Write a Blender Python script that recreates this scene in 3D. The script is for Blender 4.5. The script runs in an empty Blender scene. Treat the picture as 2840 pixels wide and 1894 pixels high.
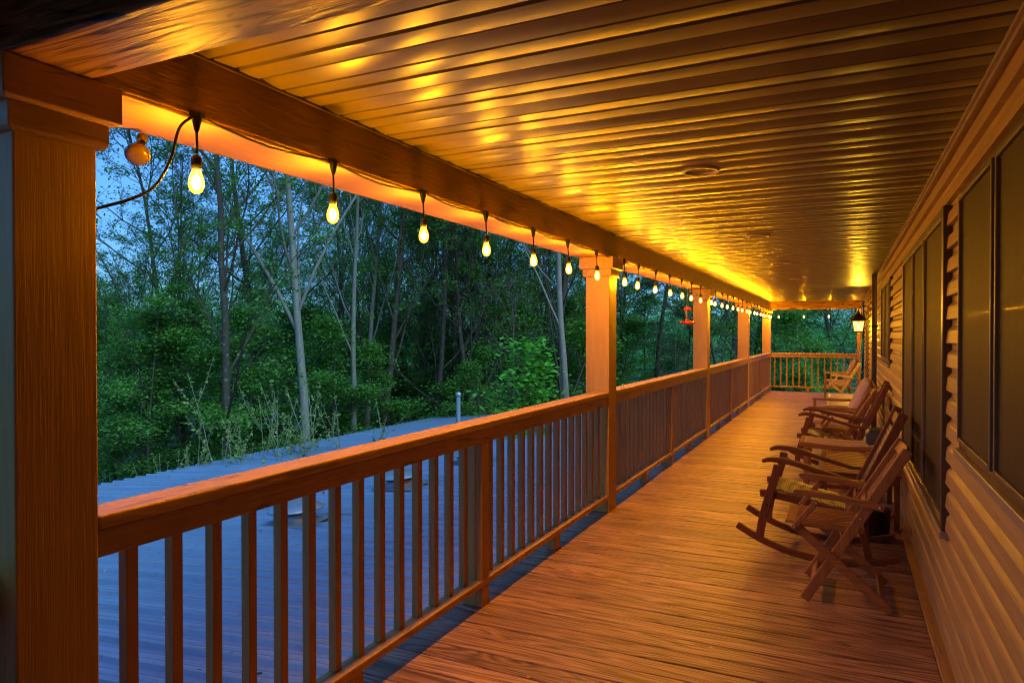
import bpy, math, random
import numpy as np
from mathutils import Vector, Matrix
R = math.radians
random.seed(7)
rng = np.random.default_rng(11)

# ------------------------------------------------------------------ camera, world, exposure
sc = bpy.context.scene
COL = sc.collection
cd = bpy.data.cameras.new('camera'); cam = bpy.data.objects.new('camera', cd); COL.objects.link(cam)
cam.location = (0, 0, 1.57); cam.rotation_euler = (R(90 - 0.569), 0, R(25.72))
cd.sensor_width = 36; cd.lens = 24.33; cd.clip_start = 0.05; cd.clip_end = 2000
sc.camera = cam
w = bpy.data.worlds.new('World'); sc.world = w; w.use_nodes = True
nt = w.node_tree; bg = nt.nodes['Background']
sky = nt.nodes.new('ShaderNodeTexSky'); sky.sky_type = 'NISHITA'; sky.sun_disc = False
sky.sun_elevation = R(6); sky.sun_rotation = R(150)
tint = nt.nodes.new('ShaderNodeMix'); tint.data_type = 'RGBA'; tint.blend_type = 'MULTIPLY'; tint.inputs[0].default_value = 1
tint.inputs[7].default_value = (0.20, 0.52, 1.30, 1)      # white balance set for the warm bulbs
nt.links.new(sky.outputs[0], tint.inputs[6]); glow = nt.nodes.new('ShaderNodeMix'); glow.data_type = 'RGBA'; glow.blend_type = 'MIX'; glow.inputs[0].default_value = 0.5
glow.inputs[7].default_value = (0.52, 1.45, 3.6, 1)      # even blue of a clear sky after sunset
nt.links.new(tint.outputs[2], glow.inputs[6]); nt.links.new(glow.outputs[2], bg.inputs[0]); bg.inputs[1].default_value = 0.15
# soft fill added to brighten the trees: the one sun lamp, very wide and weak, from over the house
sl = bpy.data.lights.new('tree_fill', 'SUN'); sl.energy = 1.5; sl.angle = R(50); sl.color = (0.50, 0.95, 1.0)
so = bpy.data.objects.new('tree_fill', sl); COL.objects.link(so); so.rotation_euler = Vector((-.72, .30, -.62)).to_track_quat('-Z', 'Y').to_euler()
sc.view_settings.view_transform = 'Standard'; sc.view_settings.look = 'None'
sc.view_settings.gamma = 1; sc.view_settings.exposure = 1.2
BULB_W = 53.0
sc.cycles.use_denoising = True; sc.cycles.use_adaptive_sampling = False; sc.cycles.filter_width = 1.1
sc.cycles.max_bounces = 8; sc.cycles.diffuse_bounces = 4; sc.cycles.glossy_bounces = 4
sc.cycles.sample_clamp_indirect = 4.0; sc.cycles.caustics_reflective = False; sc.cycles.caustics_refractive = False
BC = (1.0, 0.41, 0.0010)      # colour of the filament bulbs

# ------------------------------------------------------------------ object helpers
def tag(o, label=None, cat=None, group=None, kind=None):
    if label: o['label'] = label
    if cat: o['category'] = cat
    if group: o['group'] = group
    if kind: o['kind'] = kind
    return o
def empty(name, loc=(0, 0, 0), label=None, cat=None, group=None, rz=0):
    o = bpy.data.objects.new(name, None); COL.objects.link(o); o.location = loc; o.rotation_euler = (0, 0, rz)
    o.empty_display_size = 0.1
    return tag(o, label, cat, group)
KIDS = {}
def link(o, parent=None):
    COL.objects.link(o)
    if parent is not None:
        o.parent = parent; KIDS.setdefault(parent.name, []).append(o)
    return o
def copy_tree(o, parent=None):
    c = o.copy(); link(c, parent)
    for ch in list(KIDS.get(o.name, [])): copy_tree(ch, c)
    return c

class MB:
    def __init__(s): s.v = []; s.f = []; s.sm = []
    def add(s, vs, fs, smooth=False):
        n = len(s.v); s.v += [tuple(q) for q in vs]; s.f += [tuple(i + n for i in f) for f in fs]; s.sm += [smooth] * len(fs)
        return s
    def box(s, x0, x1, y0, y1, z0, z1):
        return s.add([(x0, y0, z0), (x1, y0, z0), (x1, y1, z0), (x0, y1, z0), (x0, y0, z1), (x1, y0, z1), (x1, y1, z1), (x0, y1, z1)],
                     [(0, 3, 2, 1), (4, 5, 6, 7), (0, 1, 5, 4), (1, 2, 6, 5), (2, 3, 7, 6), (3, 0, 4, 7)])
    def bar(s, a, b, w, t, side=(0, 1, 0), ext=0.0):
        # a box from a to b; t is its size along "side", w across
        a = Vector(a); b = Vector(b); d = (b - a).normalized(); a = a - d * ext; b = b + d * ext
        u = Vector(side); u = (u - d * u.dot(d)).normalized(); n = d.cross(u)
        vs = []
        for p in (a, b):
            for i, j in ((-1, -1), (1, -1), (1, 1), (-1, 1)): vs.append(p + u * (t / 2 * i) + n * (w / 2 * j))
        return s.add(vs, [(0, 3, 2, 1), (4, 5, 6, 7), (0, 1, 5, 4), (1, 2, 6, 5), (2, 3, 7, 6), (3, 0, 4, 7)])
    def tube(s, pts, rad, n=8, cap=True, smooth=True):
        pts = [Vector(p) for p in pts]; k = len(pts)
        rad = [rad] * k if not hasattr(rad, '__len__') else rad
        vs = []; up = Vector((0, 0, 1))
        prev = None
        for i, p in enumerate(pts):
            d = (pts[min(i + 1, k - 1)] - pts[max(i - 1, 0)])
            d = d.normalized() if d.length > 1e-9 else Vector((0, 0, 1))
            if prev is None:
                a = up if abs(d.z) < .9 else Vector((1, 0, 0)); u = d.cross(a).normalized()
            else:
                u = (prev - d * prev.dot(d)).normalized()
            prev = u; q = d.cross(u)
            for j in range(n):
                t = 2 * math.pi * j / n; vs.append(p + (u * math.cos(t) + q * math.sin(t)) * rad[i])
        fs = []
        for i in range(k - 1):
            for j in range(n): fs.append((i * n + j, i * n + (j + 1) % n, (i + 1) * n + (j + 1) % n, (i + 1) * n + j))
        if cap: fs += [tuple(range(n))[::-1], tuple((k - 1) * n + j for j in range(n))]
        return s.add(vs, fs, smooth)
    def lathe(s, prof, c=(0, 0, 0), n=24, smooth=True, close=False):
        vs = []; k = len(prof)
        for r, z in prof:
            for j in range(n):
                t = 2 * math.pi * j / n; vs.append((c[0] + r * math.cos(t), c[1] + r * math.sin(t), c[2] + z))
        fs = [(i * n + j, i * n + (j + 1) % n, (i + 1) * n + (j + 1) % n, (i + 1) * n + j) for i in range(k - 1) for j in range(n)]
        if close: fs += [tuple(range(n))[::-1], tuple((k - 1) * n + j for j in range(n))]
        return s.add(vs, fs, smooth)
    def prism(s, poly, y0, y1, axis='y'):
        # poly in (a,b); extruded along axis y: (a,y,b), x: (x,a,b), z: (a,b,z)
        m = {'y': lambda a, b, t: (a, t, b), 'x': lambda a, b, t: (t, a, b), 'z': lambda a, b, t: (a, b, t)}[axis]
        n = len(poly); vs = [m(a, b, y0) for a, b in poly] + [m(a, b, y1) for a, b in poly]
        fs = [(i, (i + 1) % n, n + (i + 1) % n, n + i) for i in range(n)] + [tuple(range(n))[::-1], tuple(range(n, 2 * n))]
        return s.add(vs, fs)
    def build(s, name, mat, parent=None, bevel=0, seg=1, subsurf=0):
        me = bpy.data.meshes.new(name); me.from_pydata(s.v, [], s.f); me.materials.append(mat)
        me.polygons.foreach_set('use_smooth', s.sm)
        bm_fix(me)
        o = bpy.data.objects.new(name, me); link(o, parent)
        if bevel:
            b = o.modifiers.new('bevel', 'BEVEL'); b.width = bevel; b.segments = seg; b.limit_method = 'ANGLE'; b.angle_limit = R(40)
        if subsurf:
            b = o.modifiers.new('sub', 'SUBSURF'); b.levels = subsurf; b.render_levels = subsurf
        return o
def bm_fix(me):
    import bmesh
    b = bmesh.new(); b.from_mesh(me); bmesh.ops.recalc_face_normals(b, faces=b.faces); b.to_mesh(me); b.free()
def smoothstep(a, b, x):
    t = min(1, max(0, (x - a) / (b - a))); return t * t * (3 - 2 * t)
def curve_pts(ctrl, n=16):
    # Catmull-Rom through control points
    P = [Vector(p) for p in ctrl]; P = [P[0] * 2 - P[1]] + P + [P[-1] * 2 - P[-2]]; out = []
    segs = len(P) - 3; per = max(2, n // segs)
    for i in range(segs):
        p0, p1, p2, p3 = P[i:i + 4]
        for k in range(per):
            t = k / per
            out.append(0.5 * ((2 * p1) + (p2 - p0) * t + (2 * p0 - 5 * p1 + 4 * p2 - p3) * t * t + (3 * p1 - p0 - 3 * p2 + p3) * t ** 3))
    out.append(P[-2]); return out
def ribbon(mb, ctrl, w, y0, y1, n=16, ws=None):
    # a curved board in the x-z plane, width w across the curve, from y0 to y1
    pts = curve_pts([(a, 0, b) for a, b in ctrl], n); k = len(pts); top = []; bot = []
    for i, p in enumerate(pts):
        d = (pts[min(i + 1, k - 1)] - pts[max(i - 1, 0)]).normalized(); nn = Vector((-d.z, 0, d.x))
        ww = w if ws is None else ws(i / (k - 1))
        top.append((p.x + nn.x * ww / 2, p.z + nn.z * ww / 2)); bot.append((p.x - nn.x * ww / 2, p.z - nn.z * ww / 2))
    vs = []; 
    for i in range(k): vs += [(bot[i][0], y0, bot[i][1]), (bot[i][0], y1, bot[i][1]), (top[i][0], y1, top[i][1]), (top[i][0], y0, top[i][1])]
    fs = [(0, 1, 2, 3), tuple((k - 1) * 4 + j for j in (3, 2, 1, 0))]
    for i in range(k - 1):
        a = i * 4
        for j in range(4): fs.append((a + j, a + 4 + j, a + 4 + (j + 1) % 4, a + (j + 1) % 4))
    return mb.add(vs, fs)

# ------------------------------------------------------------------ materials
class NT:
    def __init__(s, name):
        s.m = bpy.data.materials.new(name); s.m.use_nodes = True; s.t = s.m.node_tree; s.b = s.t.nodes['Principled BSDF']
        s.tc = s.t.nodes.new('ShaderNodeTexCoord')
    def n(s, typ, **kw):
        x = s.t.nodes.new(typ)
        for k, v in kw.items(): setattr(x, k, v)
        return x
    def l(s, a, b): s.t.links.new(a, b)
    def map(s, scale, src='Object', loc=(0, 0, 0)):
        m = s.n('ShaderNodeMapping'); m.inputs['Scale'].default_value = scale; m.inputs['Location'].default_value = loc
        s.l(s.tc.outputs[src], m.inputs[0]); return m.outputs[0]
    def noise(s, vec, scale=1, detail=4, rough=.55, dist=0):
        x = s.n('ShaderNodeTexNoise'); x.inputs['Scale'].default_value = scale; x.inputs['Detail'].default_value = detail
        x.inputs['Roughness'].default_value = rough; x.inputs['Distortion'].default_value = dist; s.l(vec, x.inputs['Vector']); return x.outputs['Fac']
    def ramp(s, fac, stops):
        r = s.n('ShaderNodeValToRGB'); e = r.color_ramp.elements
        while len(e) < len(stops): e.new(.5)
        for el, (p, c) in zip(e, stops): el.position = p; el.color = (*c, 1) if len(c) == 3 else c
        s.l(fac, r.inputs[0]); return r.outputs[0]
    def mix(s, fac, a, b, typ='MIX'):
        x = s.n('ShaderNodeMix', data_type='RGBA', blend_type=typ)
        for v, i in ((fac, 0), (a, 6), (b, 7)):
            if hasattr(v, 'links') or hasattr(v, 'is_linked'): s.l(v, x.inputs[i])
            elif i == 0: x.inputs[0].default_value = v
            else: x.inputs[i].default_value = (*v, 1)
        return x.outputs[2]
    def math(s, op, a, b=None, c=None):
        x = s.n('ShaderNodeMath', operation=op)
        for i, v in enumerate((a, b, c)):
            if v is None: continue
            if isinstance(v, (int, float)): x.inputs[i].default_value = v
            else: s.l(v, x.inputs[i])
        return x.outputs[0]
    def bump(s, h, strength=.3, dist=.01, prev=None):
        x = s.n('ShaderNodeBump'); x.inputs['Strength'].default_value = strength; x.inputs['Distance'].default_value = dist
        s.l(h, x.inputs['Height'])
        if prev is not None: s.l(prev, x.inputs['Normal'])
        return x.outputs[0]
    def out(s, col=None, rough=None, normal=None, metal=None, spec=None):
        for v, k in ((col, 'Base Color'), (rough, 'Roughness'), (normal, 'Normal'), (metal, 'Metallic'), (spec, 'Specular IOR Level')):
            if v is None: continue
            i = s.b.inputs[k]
            if isinstance(v, (int, float)): i.default_value = v
            elif isinstance(v, tuple): i.default_value = (*v, 1)
            else: s.l(v, i)
        return s.m
def plain(name, col, rough=.5, metal=0, var=.12):
    s = NT(name); f = s.noise(s.map((6, 6, 6)), 1.5, 3)
    a = tuple(c * (1 - var) for c in col); b = tuple(min(1, c * (1 + var)) for c in col)
    return s.out(s.ramp(f, [(.3, a), (.7, b)]), rough, None, metal)
def wood(name, ca, cb, axis, rough=.5, fine=60, bump=.35, rings=7, dist=.004, cracks=0.0, spec=.5, seed=0, figure=.35, al=2.5, knots=0):
    # grain that runs along one axis: light and dark figure, fine pores and raised ridges
    s = NT(name)
    def sc3(along, across): v = [across] * 3; v[axis] = along; return tuple(v)
    obj = s.n('ShaderNodeObjectInfo'); off = s.n('ShaderNodeVectorMath', operation='ADD')
    sh = s.n('ShaderNodeVectorMath', operation='SCALE'); sh.inputs['Scale'].default_value = 37.0
    s.l(obj.outputs['Random'], sh.inputs[0]); s.l(s.tc.outputs['Object'], off.inputs[0]); s.l(sh.outputs[0], off.inputs[1])
    def mp(scale):
        m = s.n('ShaderNodeMapping'); m.inputs['Scale'].default_value = scale; s.l(off.outputs[0], m.inputs[0]); return m.outputs[0]
    big = s.noise(mp(sc3(.9, rings)), 1.0, 3, .5, .6)
    ringf = s.math('FRACT', s.math('MULTIPLY', big, 9.0))
    ring = s.math('ABSOLUTE', s.math('SUBTRACT', ringf, .5))
    pores = s.noise(mp(sc3(al, fine)), 1.0, 3, .7)
    f = s.math('ADD', s.math('MULTIPLY', ring, figure), s.math('MULTIPLY', pores, 1.0 - figure * .45))
    col = s.ramp(f, [(.22, cb), (.62, ca)])
    blot = s.noise(mp((2.2, 2.2, 2.2)), 1.0, 3)
    col = s.mix(.35, col, s.ramp(blot, [(.3, (.55, .55, .55)), (.7, (1, 1, 1))]), 'MULTIPLY')
    if cracks:
        ck = s.noise(mp(sc3(3.0, 26)), 1.0, 2, .5, .8)
        ckr = s.ramp(ck, [(.33, (cracks,) * 3), (.39, (0, 0, 0))])
        col = s.mix(ckr, col, tuple(c * .25 for c in cb))
    if knots:
        kv = s.n('ShaderNodeTexVoronoi'); kv.inputs['Scale'].default_value = 1.0; s.l(mp(sc3(2.6, 6.5)), kv.inputs['Vector'])
        kd = s.math('ADD', kv.outputs['Distance'], s.math('MULTIPLY', pores, .05))
        col = s.mix(s.ramp(kd, [(.06, (.9,) * 3), (.085, (.25,) * 3), (.10, (0, 0, 0))]), col, tuple(c * .3 for c in cb))
    rr = s.n('ShaderNodeMapRange'); s.l(pores, rr.inputs[0]); rr.inputs[3].default_value = rough - .1; rr.inputs[4].default_value = rough + .12
    n = s.bump(f, bump, dist)
    return s.out(col, rr.outputs[0], n, spec=spec)
# stained rough-sawn lumber of the porch, one material per grain direction
ST_A, ST_B = (.60, .33, .055), (.47, .235, .04)
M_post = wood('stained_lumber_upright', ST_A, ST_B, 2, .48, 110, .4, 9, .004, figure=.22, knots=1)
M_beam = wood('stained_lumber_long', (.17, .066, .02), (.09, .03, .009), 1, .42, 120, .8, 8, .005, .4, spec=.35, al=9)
M_cross = wood('stained_lumber_cross', (.42, .21, .08), (.10, .04, .012), 0, .42, 80, .8, 7, .006, 1.0, figure=.75, al=4, knots=1)
M_rail = wood('stained_rail_long', (.56, .31, .10), (.43, .225, .07), 1, .45, 70, .5, 7, .004, .5)
M_railx = wood('stained_rail_cross', (.56, .31, .08), (.43, .225, .055), 0, .45, 70, .5, 7, .004, .2)
M_bal = wood('stained_baluster', (.54, .27, .065), (.42, .195, .045), 2, .5, 80, .35, 8)
M_teak = {a: wood('oiled_hardwood_' + 'xyz'[a], (.42, .185, .06), (.23, .09, .03), a, .50, 90, .15, 10, .002, spec=.25) for a in (0, 1, 2)}
M_dark = {a: wood('dark_hardwood_' + 'xyz'[a], (.22, .075, .026), (.12, .036, .013), a, .42, 90, .12, 10, .002, spec=.3) for a in (0, 1, 2)}
M_pale = wood('pale_and_lit_wood', (.62, .42, .20), (.45, .28, .12), 0, .42, 90, .25, 10, .002)  # pale tables; also paints lantern light into the far chairs

def deck_mat():
    s = NT('weathered_deck_boards')
    sep = s.n('ShaderNodeSeparateXYZ'); s.l(s.tc.outputs['Object'], sep.inputs[0])
    bi = s.math('FLOOR', s.math('MULTIPLY', sep.outputs['Y'], 1 / DECK_P))
    wn = s.n('ShaderNodeTexWhiteNoise', noise_dimensions='1D'); s.l(bi, wn.inputs['W'])
    cmb = s.n('ShaderNodeCombineXYZ'); s.l(s.math('ADD', sep.outputs['X'], s.math('MULTIPLY', wn.outputs['Value'], 31)), cmb.inputs[0])
    s.l(sep.outputs['Y'], cmb.inputs[1]); s.l(s.math('MULTIPLY', wn.outputs['Value'], 17), cmb.inputs[2])
    def mp(sc_):
        m = s.n('ShaderNodeMapping'); m.inputs['Scale'].default_value = sc_; s.l(cmb.outputs[0], m.inputs[0]); return m.outputs[0]
    fig = s.noise(mp((.55, 9, 1)), 1.0, 3, .5, .8)
    ring = s.math('FRACT', s.math('MULTIPLY', fig, 11))
    ring = s.math('ABSOLUTE', s.math('SUBTRACT', ring, .5))
    fine = s.noise(mp((3.2, 80, 1)), 1.0, 4, .7)
    f = s.math('ADD', s.math('MULTIPLY', ring, .85), s.math('MULTIPLY', fine, .6))
    col = s.ramp(f, [(.24, (.10, .045, .024)), (.40, (.36, .18, .11)), (.78, (.76, .43, .30))])
    tint = s.ramp(wn.outputs['Value'], [(0, (.58, .55, .54)), (1, (1, 1, 1))])
    col = s.mix(1.0, col, tint, 'MULTIPLY')
    wear = s.noise(mp((.5, 1.2, .3)), 1.0, 3); col = s.mix(.5, col, s.ramp(wear, [(.35, (.62, .60, .60)), (.65, (1, 1, 1))]), 'MULTIPLY')
    speck = s.n('ShaderNodeTexVoronoi'); speck.inputs['Scale'].default_value = 2.6; s.l(s.tc.outputs['Object'], speck.inputs['Vector'])
    sp = s.ramp(speck.outputs['Distance'], [(.0, (1, 1, 1)), (.03, (0, 0, 0))])
    col = s.mix(sp, col, (.6, .55, .48))
    rr = s.n('ShaderNodeMapRange'); s.l(fine, rr.inputs[0]); rr.inputs[3].default_value = .27; rr.inputs[4].default_value = .50
    return s.out(col, rr.outputs[0], s.bump(f, .8, .005))
DECK_P = .1435
M_deck = deck_mat()
def ceil_mat():
    s = NT('bronze_soffit_panel'); f = s.noise(s.map((1.2, 40, 1)), 1, 4, .6); g = s.noise(s.map((5, 5, 5)), 1, 4, .6)
    col = s.mix(.5, s.ramp(f, [(.3, (.13, .09, .028)), (.7, (.18, .125, .042))]), s.ramp(g, [(.3, (.12, .083, .024)), (.7, (.19, .133, .046))]))
    r = s.n('ShaderNodeMapRange'); s.l(g, r.inputs[0]); r.inputs[3].default_value = .29; r.inputs[4].default_value = .35
    return s.out(col, r.outputs[0], s.bump(g, .015, .004), spec=.5)
M_ceil = ceil_mat()
def siding_mat():
    s = NT('embossed_vinyl_siding'); g = s.noise(s.map((1, 3.2, 70), loc=(0, 0, 0)), 1, 4, .7, .5); b = s.noise(s.map((1, .7, 4)), 1, 2)
    c = s.ramp(g, [(.3, (.37, .22, .075)), (.7, (.52, .325, .12))]); c = s.mix(.4, c, s.ramp(b, [(.3, (.8, .8, .8)), (.7, (1, 1, 1))]), 'MULTIPLY')
    return s.out(c, .5, s.bump(g, .4, .0015), spec=.32)
M_side = siding_mat()
def screen_mat():
    s = NT('woven_solar_screen'); w1 = s.n('ShaderNodeTexWave', wave_type='BANDS', bands_direction='Y'); w1.inputs['Scale'].default_value = 150
    w2 = s.n('ShaderNodeTexWave', wave_type='BANDS', bands_direction='Z'); w2.inputs['Scale'].default_value = 150
    s.l(s.tc.outputs['Object'], w1.inputs['Vector']); s.l(s.tc.outputs['Object'], w2.inputs['Vector'])
    h = s.math('ADD', w1.outputs['Fac'], w2.outputs['Fac']); b = s.noise(s.map((1, 2.2, 1.1)), 1, 4)
    c = s.mix(.6, (.07, .05, .026), s.ramp(b, [(.3, (.052, .038, .02)), (.7, (.092, .068, .036))]))
    st = s.noise(s.map((1, 60, .6)), 1, 2); c = s.mix(.25, c, s.ramp(st, [(.3, (.5, .5, .5)), (.7, (1, 1, 1))]), 'MULTIPLY')
    s.b.inputs['Coat Weight'].default_value = .012; s.b.inputs['Coat Roughness'].default_value = .02
    return s.out(c, .6, s.bump(h, .15, .001), spec=.10)
M_screen = screen_mat()
M_frame = plain('bronze_frame', (.085, .05, .022), .3, .2)
M_sframe = plain('screen_frame_bronze', (.15, .095, .045), .45)
M_bframe = plain('brown_trim', (.33, .24, .15), .4)
def roof_mat():
    s = NT('painted_ribbed_metal'); g = s.noise(s.map((.8, 5, 1)), 1, 4); d = s.noise(s.map((9, 9, 9)), 1, 5, .7)
    c = s.ramp(g, [(.3, (.19, .27, .40)), (.7, (.27, .36, .51))])
    c = s.mix(s.ramp(d, [(.56, (0, 0, 0)), (.75, (.5, .5, .5))]), c, (.16, .16, .17))
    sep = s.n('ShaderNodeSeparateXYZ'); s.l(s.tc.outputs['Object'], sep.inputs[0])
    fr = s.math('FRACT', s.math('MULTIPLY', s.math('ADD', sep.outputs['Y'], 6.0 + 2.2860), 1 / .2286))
    c = s.mix(1.0, c, s.ramp(fr, [(.0, (1, 1, 1)), (.13, (1, 1, 1)), (.16, (.16, .17, .22)), (.215, (.28, .30, .36)), (.26, (1, 1, 1)), (.44, (1, 1, 1)), (.46, (.6, .6, .65)), (.50, (1, 1, 1)), (.70, (1, 1, 1)), (.74, (.6, .6, .65)), (.78, (1, 1, 1))]), 'MULTIPLY')  # dark lines by the ribs: painted shade of their sides, plus dirt
    v = s.n('ShaderNodeTexVoronoi'); v.inputs['Scale'].default_value = 3.3; s.l(s.map((.9, 1, 1)), v.inputs['Vector'])
    c = s.mix(s.ramp(v.outputs['Distance'], [(.05, (1, 1, 1)), (.07, (0, 0, 0))]), c, (.02, .018, .015))
    v2 = s.n('ShaderNodeTexVoronoi'); v2.inputs['Scale'].default_value = 2.1; s.l(s.map((1, .7, 1), loc=(3, 5, 0)), v2.inputs['Vector'])
    c = s.mix(s.ramp(v2.outputs['Distance'], [(.03, (1, 1, 1)), (.045, (0, 0, 0))]), c, (.5, .45, .4))
    r = s.n('ShaderNodeMapRange'); s.l(d, r.inputs[0]); r.inputs[3].default_value = .28; r.inputs[4].default_value = .5
    return s.out(c, r.outputs[0], s.bump(g, .03, .01), .4)
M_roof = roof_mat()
M_galv = plain('galvanised_metal', (.26, .32, .40), .45, .5)
M_blackp = plain('black_rubber', (.018, .017, .016), .45)
M_iron = plain('black_iron', (.03, .025, .02), .4, .5)
M_darkbox = plain('dark_blue_grey_vinyl', (.07, .075, .085), .5)
M_red = plain('red_plastic', (.65, .02, .02), .3)
M_white = plain('white_cord_plastic', (.75, .72, .65), .5)
M_screw = plain('bright_screw', (.6, .55, .5), .25, .9)
M_wallint = plain('dark_building_block', (.10, .09, .08), .8)
M_yel = plain('yellow_plastic', (.75, .5, .05), .4)
def glass(name, col, rough=.05):
    s = NT(name); s.b.inputs['Transmission Weight'].default_value = 1; s.b.inputs['IOR'].default_value = 1.45
    return s.out(col, rough)
M_glass = glass('clear_glass', (.95, .95, .92))
M_nectar = glass('amber_glass', (.95, .75, .35), .1)
def emit(name, col, st):
    s = NT(name); s.out(col, .4); s.b.inputs['Emission Color'].default_value = (*col, 1); s.b.inputs['Emission Strength'].default_value = st; return s.m
M_core = emit('glowing_filament', (1.0, .72, .22), 9.0)
def envelope():
    s = NT('amber_bulb_glass'); tr = s.n('ShaderNodeBsdfTransparent'); em = s.n('ShaderNodeEmission'); em.inputs[0].default_value = (1.0, .40, .03, 1); em.inputs[1].default_value = 0.75
    tr.inputs[0].default_value = (.92, .88, .8, 1); ad = s.n('ShaderNodeAddShader'); s.l(tr.outputs[0], ad.inputs[0]); s.l(em.outputs[0], ad.inputs[1]); s.l(ad.outputs[0], s.t.nodes['Material Output'].inputs[0]); return s.m
M_bulb = envelope()
def glow_pane():
    s = NT('seeded_lantern_glass'); tr = s.n('ShaderNodeBsdfTransparent'); em = s.n('ShaderNodeEmission'); em.inputs[0].default_value = (1.0, .70, .22, 1); em.inputs[1].default_value = 0.34
    tr.inputs[0].default_value = (.8, .78, .7, 1); ad = s.n('ShaderNodeAddShader'); s.l(tr.outputs[0], ad.inputs[0]); s.l(em.outputs[0], ad.inputs[1]); s.l(ad.outputs[0], s.t.nodes['Material Output'].inputs[0]); return s.m
M_lant = glow_pane()
M_lcore = emit('glowing_candle_bulb', (1.0, .75, .30), 12.0)
for m_ in (M_core, M_bulb, M_lant, M_lcore): m_.cycles.emission_sampling = 'NONE'
def cane():
    s = NT('woven_cane'); v = s.n('ShaderNodeTexVoronoi', distance='EUCLIDEAN'); v.inputs['Scale'].default_value = 1; v.inputs['Randomness'].default_value = .12
    m = s.map((62, 46, 62)); s.l(m, v.inputs['Vector'])
    c = s.ramp(v.outputs['Distance'], [(.12, (.52, .34, .17)), (.50, (.24, .125, .055)), (.62, (.05, .025, .012))])
    h = s.math('SUBTRACT', 1.0, v.outputs['Distance'])
    return s.out(c, .4, s.bump(h, .9, .006))
M_cane = cane()
def fabric(name, ca, cb, sc_=180):
    s = NT(name); a = s.noise(s.map((sc_, sc_, sc_)), 1, 2); b = s.noise(s.map((4, 4, 4)), 1, 3)
    c = s.mix(.5, s.ramp(a, [(.3, ca), (.7, cb)]), s.ramp(b, [(.3, ca), (.7, cb)]))
    return s.out(c, .9, s.bump(s.noise(s.map((7, 7, 7)), 1, 3), .5, .02))
M_cush = fabric('tan_cushion_cloth', (.50, .31, .25), (.60, .39, .31))
def rush():
    s = NT('woven_rush_mat'); c1 = s.n('ShaderNodeTexChecker'); c1.inputs['Scale'].default_value = 1; s.l(s.map((26, 26, 1)), c1.inputs['Vector'])
    f = s.noise(s.map((150, 150, 20)), 1, 3); c1.inputs[1].default_value = (.66, .46, .31, 1); c1.inputs[2].default_value = (.42, .26, .16, 1)
    c = s.mix(.4, c1.outputs[0], s.ramp(f, [(.3, (.4, .25, .15)), (.7, (.75, .55, .38))]))
    return s.out(c, .75, s.bump(f, .6, .003))
M_rush = rush()
def leaf_mat(name, ca, cb, tr=.35):
    s = NT(name); g = s.n('ShaderNodeNewGeometry'); o = s.n('ShaderNodeObjectInfo')
    wn = s.noise(s.map((.45, .45, .45)), 1, 2)
    f = s.math('ADD', s.math('MULTIPLY', g.outputs['Random Per Island'], .45), s.math('MULTIPLY', wn, .8))
    f = s.math('ADD', f, s.math('MULTIPLY', s.math('SUBTRACT', o.outputs['Random'], .5), .4))
    c = s.ramp(f, [(.25, ca), (.95, cb)])
    s.b.inputs['Roughness'].default_value = .55; s.b.inputs['Specular IOR Level'].default_value = .25; s.l(c, s.b.inputs['Base Color'])
    t = s.n('ShaderNodeBsdfTranslucent'); s.l(s.mix(1.0, c, (1.0, 1.25, .5), 'MULTIPLY'), t.inputs[0])
    mx = s.n('ShaderNodeMixShader'); mx.inputs[0].default_value = tr
    s.l(s.b.outputs[0], mx.inputs[1]); s.l(t.outputs[0], mx.inputs[2]); s.l(mx.outputs[0], s.t.nodes['Material Output'].inputs[0])
    return s.m
M_leafA = leaf_mat('spring_leaves', (.06, .17, .035), (.14, .32, .06))
M_leafB = leaf_mat('understory_leaves', (.07, .18, .035), (.16, .36, .07))
M_leafC = leaf_mat('bright_maple_leaves', (.08, .33, .04), (.17, .52, .07), .35)
M_leafD = leaf_mat('dark_needles', (.016, .050, .006), (.04, .085, .010), .1)
M_leafE = leaf_mat('bud_leaves', (.15, .22, .06), (.30, .38, .12), .3)
M_leafF = leaf_mat('far_forest_leaves', (.045, .18, .045), (.08, .30, .07), .15)
def bark(name, ca, cb):
    s = NT(name); f = s.noise(s.map((14, 14, 3.0)), 1, 5, .7); g = s.noise(s.map((9, 9, 9), loc=(4, 4, 4)), 1, 3, .8)
    c = s.ramp(f, [(.3, cb), (.7, ca)]); c = s.mix(s.ramp(g, [(.6, (0, 0, 0)), (.68, (.7, .7, .7))]), c, (.28, .28, .24))
    return s.out(c, .85, s.bump(f, .8, .03))
M_barkP = bark('pale_lichened_bark', (.21, .19, .17), (.11, .10, .09))
M_barkD = bark('dark_bark', (.075, .052, .042), (.035, .026, .02))
M_barkG = plain('pale_twigs', (.22, .21, .15), .8)
def ground_mat():
    s = NT('forest_floor'); f = s.noise(s.map((.8, .8, .8)), 1, 6, .7); g = s.noise(s.map((.06, .06, .06)), 1, 4)
    c = s.ramp(f, [(.3, (.02, .025, .014)), (.7, (.055, .06, .03))]); c = s.mix(.5, c, s.ramp(g, [(.3, (.015, .035, .018)), (.7, (.05, .08, .035))]))
    return s.out(c, .95, s.bump(f, .6, .1))
M_ground = ground_mat()

# ------------------------------------------------------------------ measurements (metres)
XI, XO = -1.872, -2.09            # inner and outer face of the posts
XW = 0.470                        # house wall
CZ, BZ = 2.469, 2.255             # ceiling, underside of the beams
POSTY = [1.233, 6.071, 10.909, 15.75, 20.60]   # far faces; posts are .218 deep
PD = .215
YE = 20.60

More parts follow.
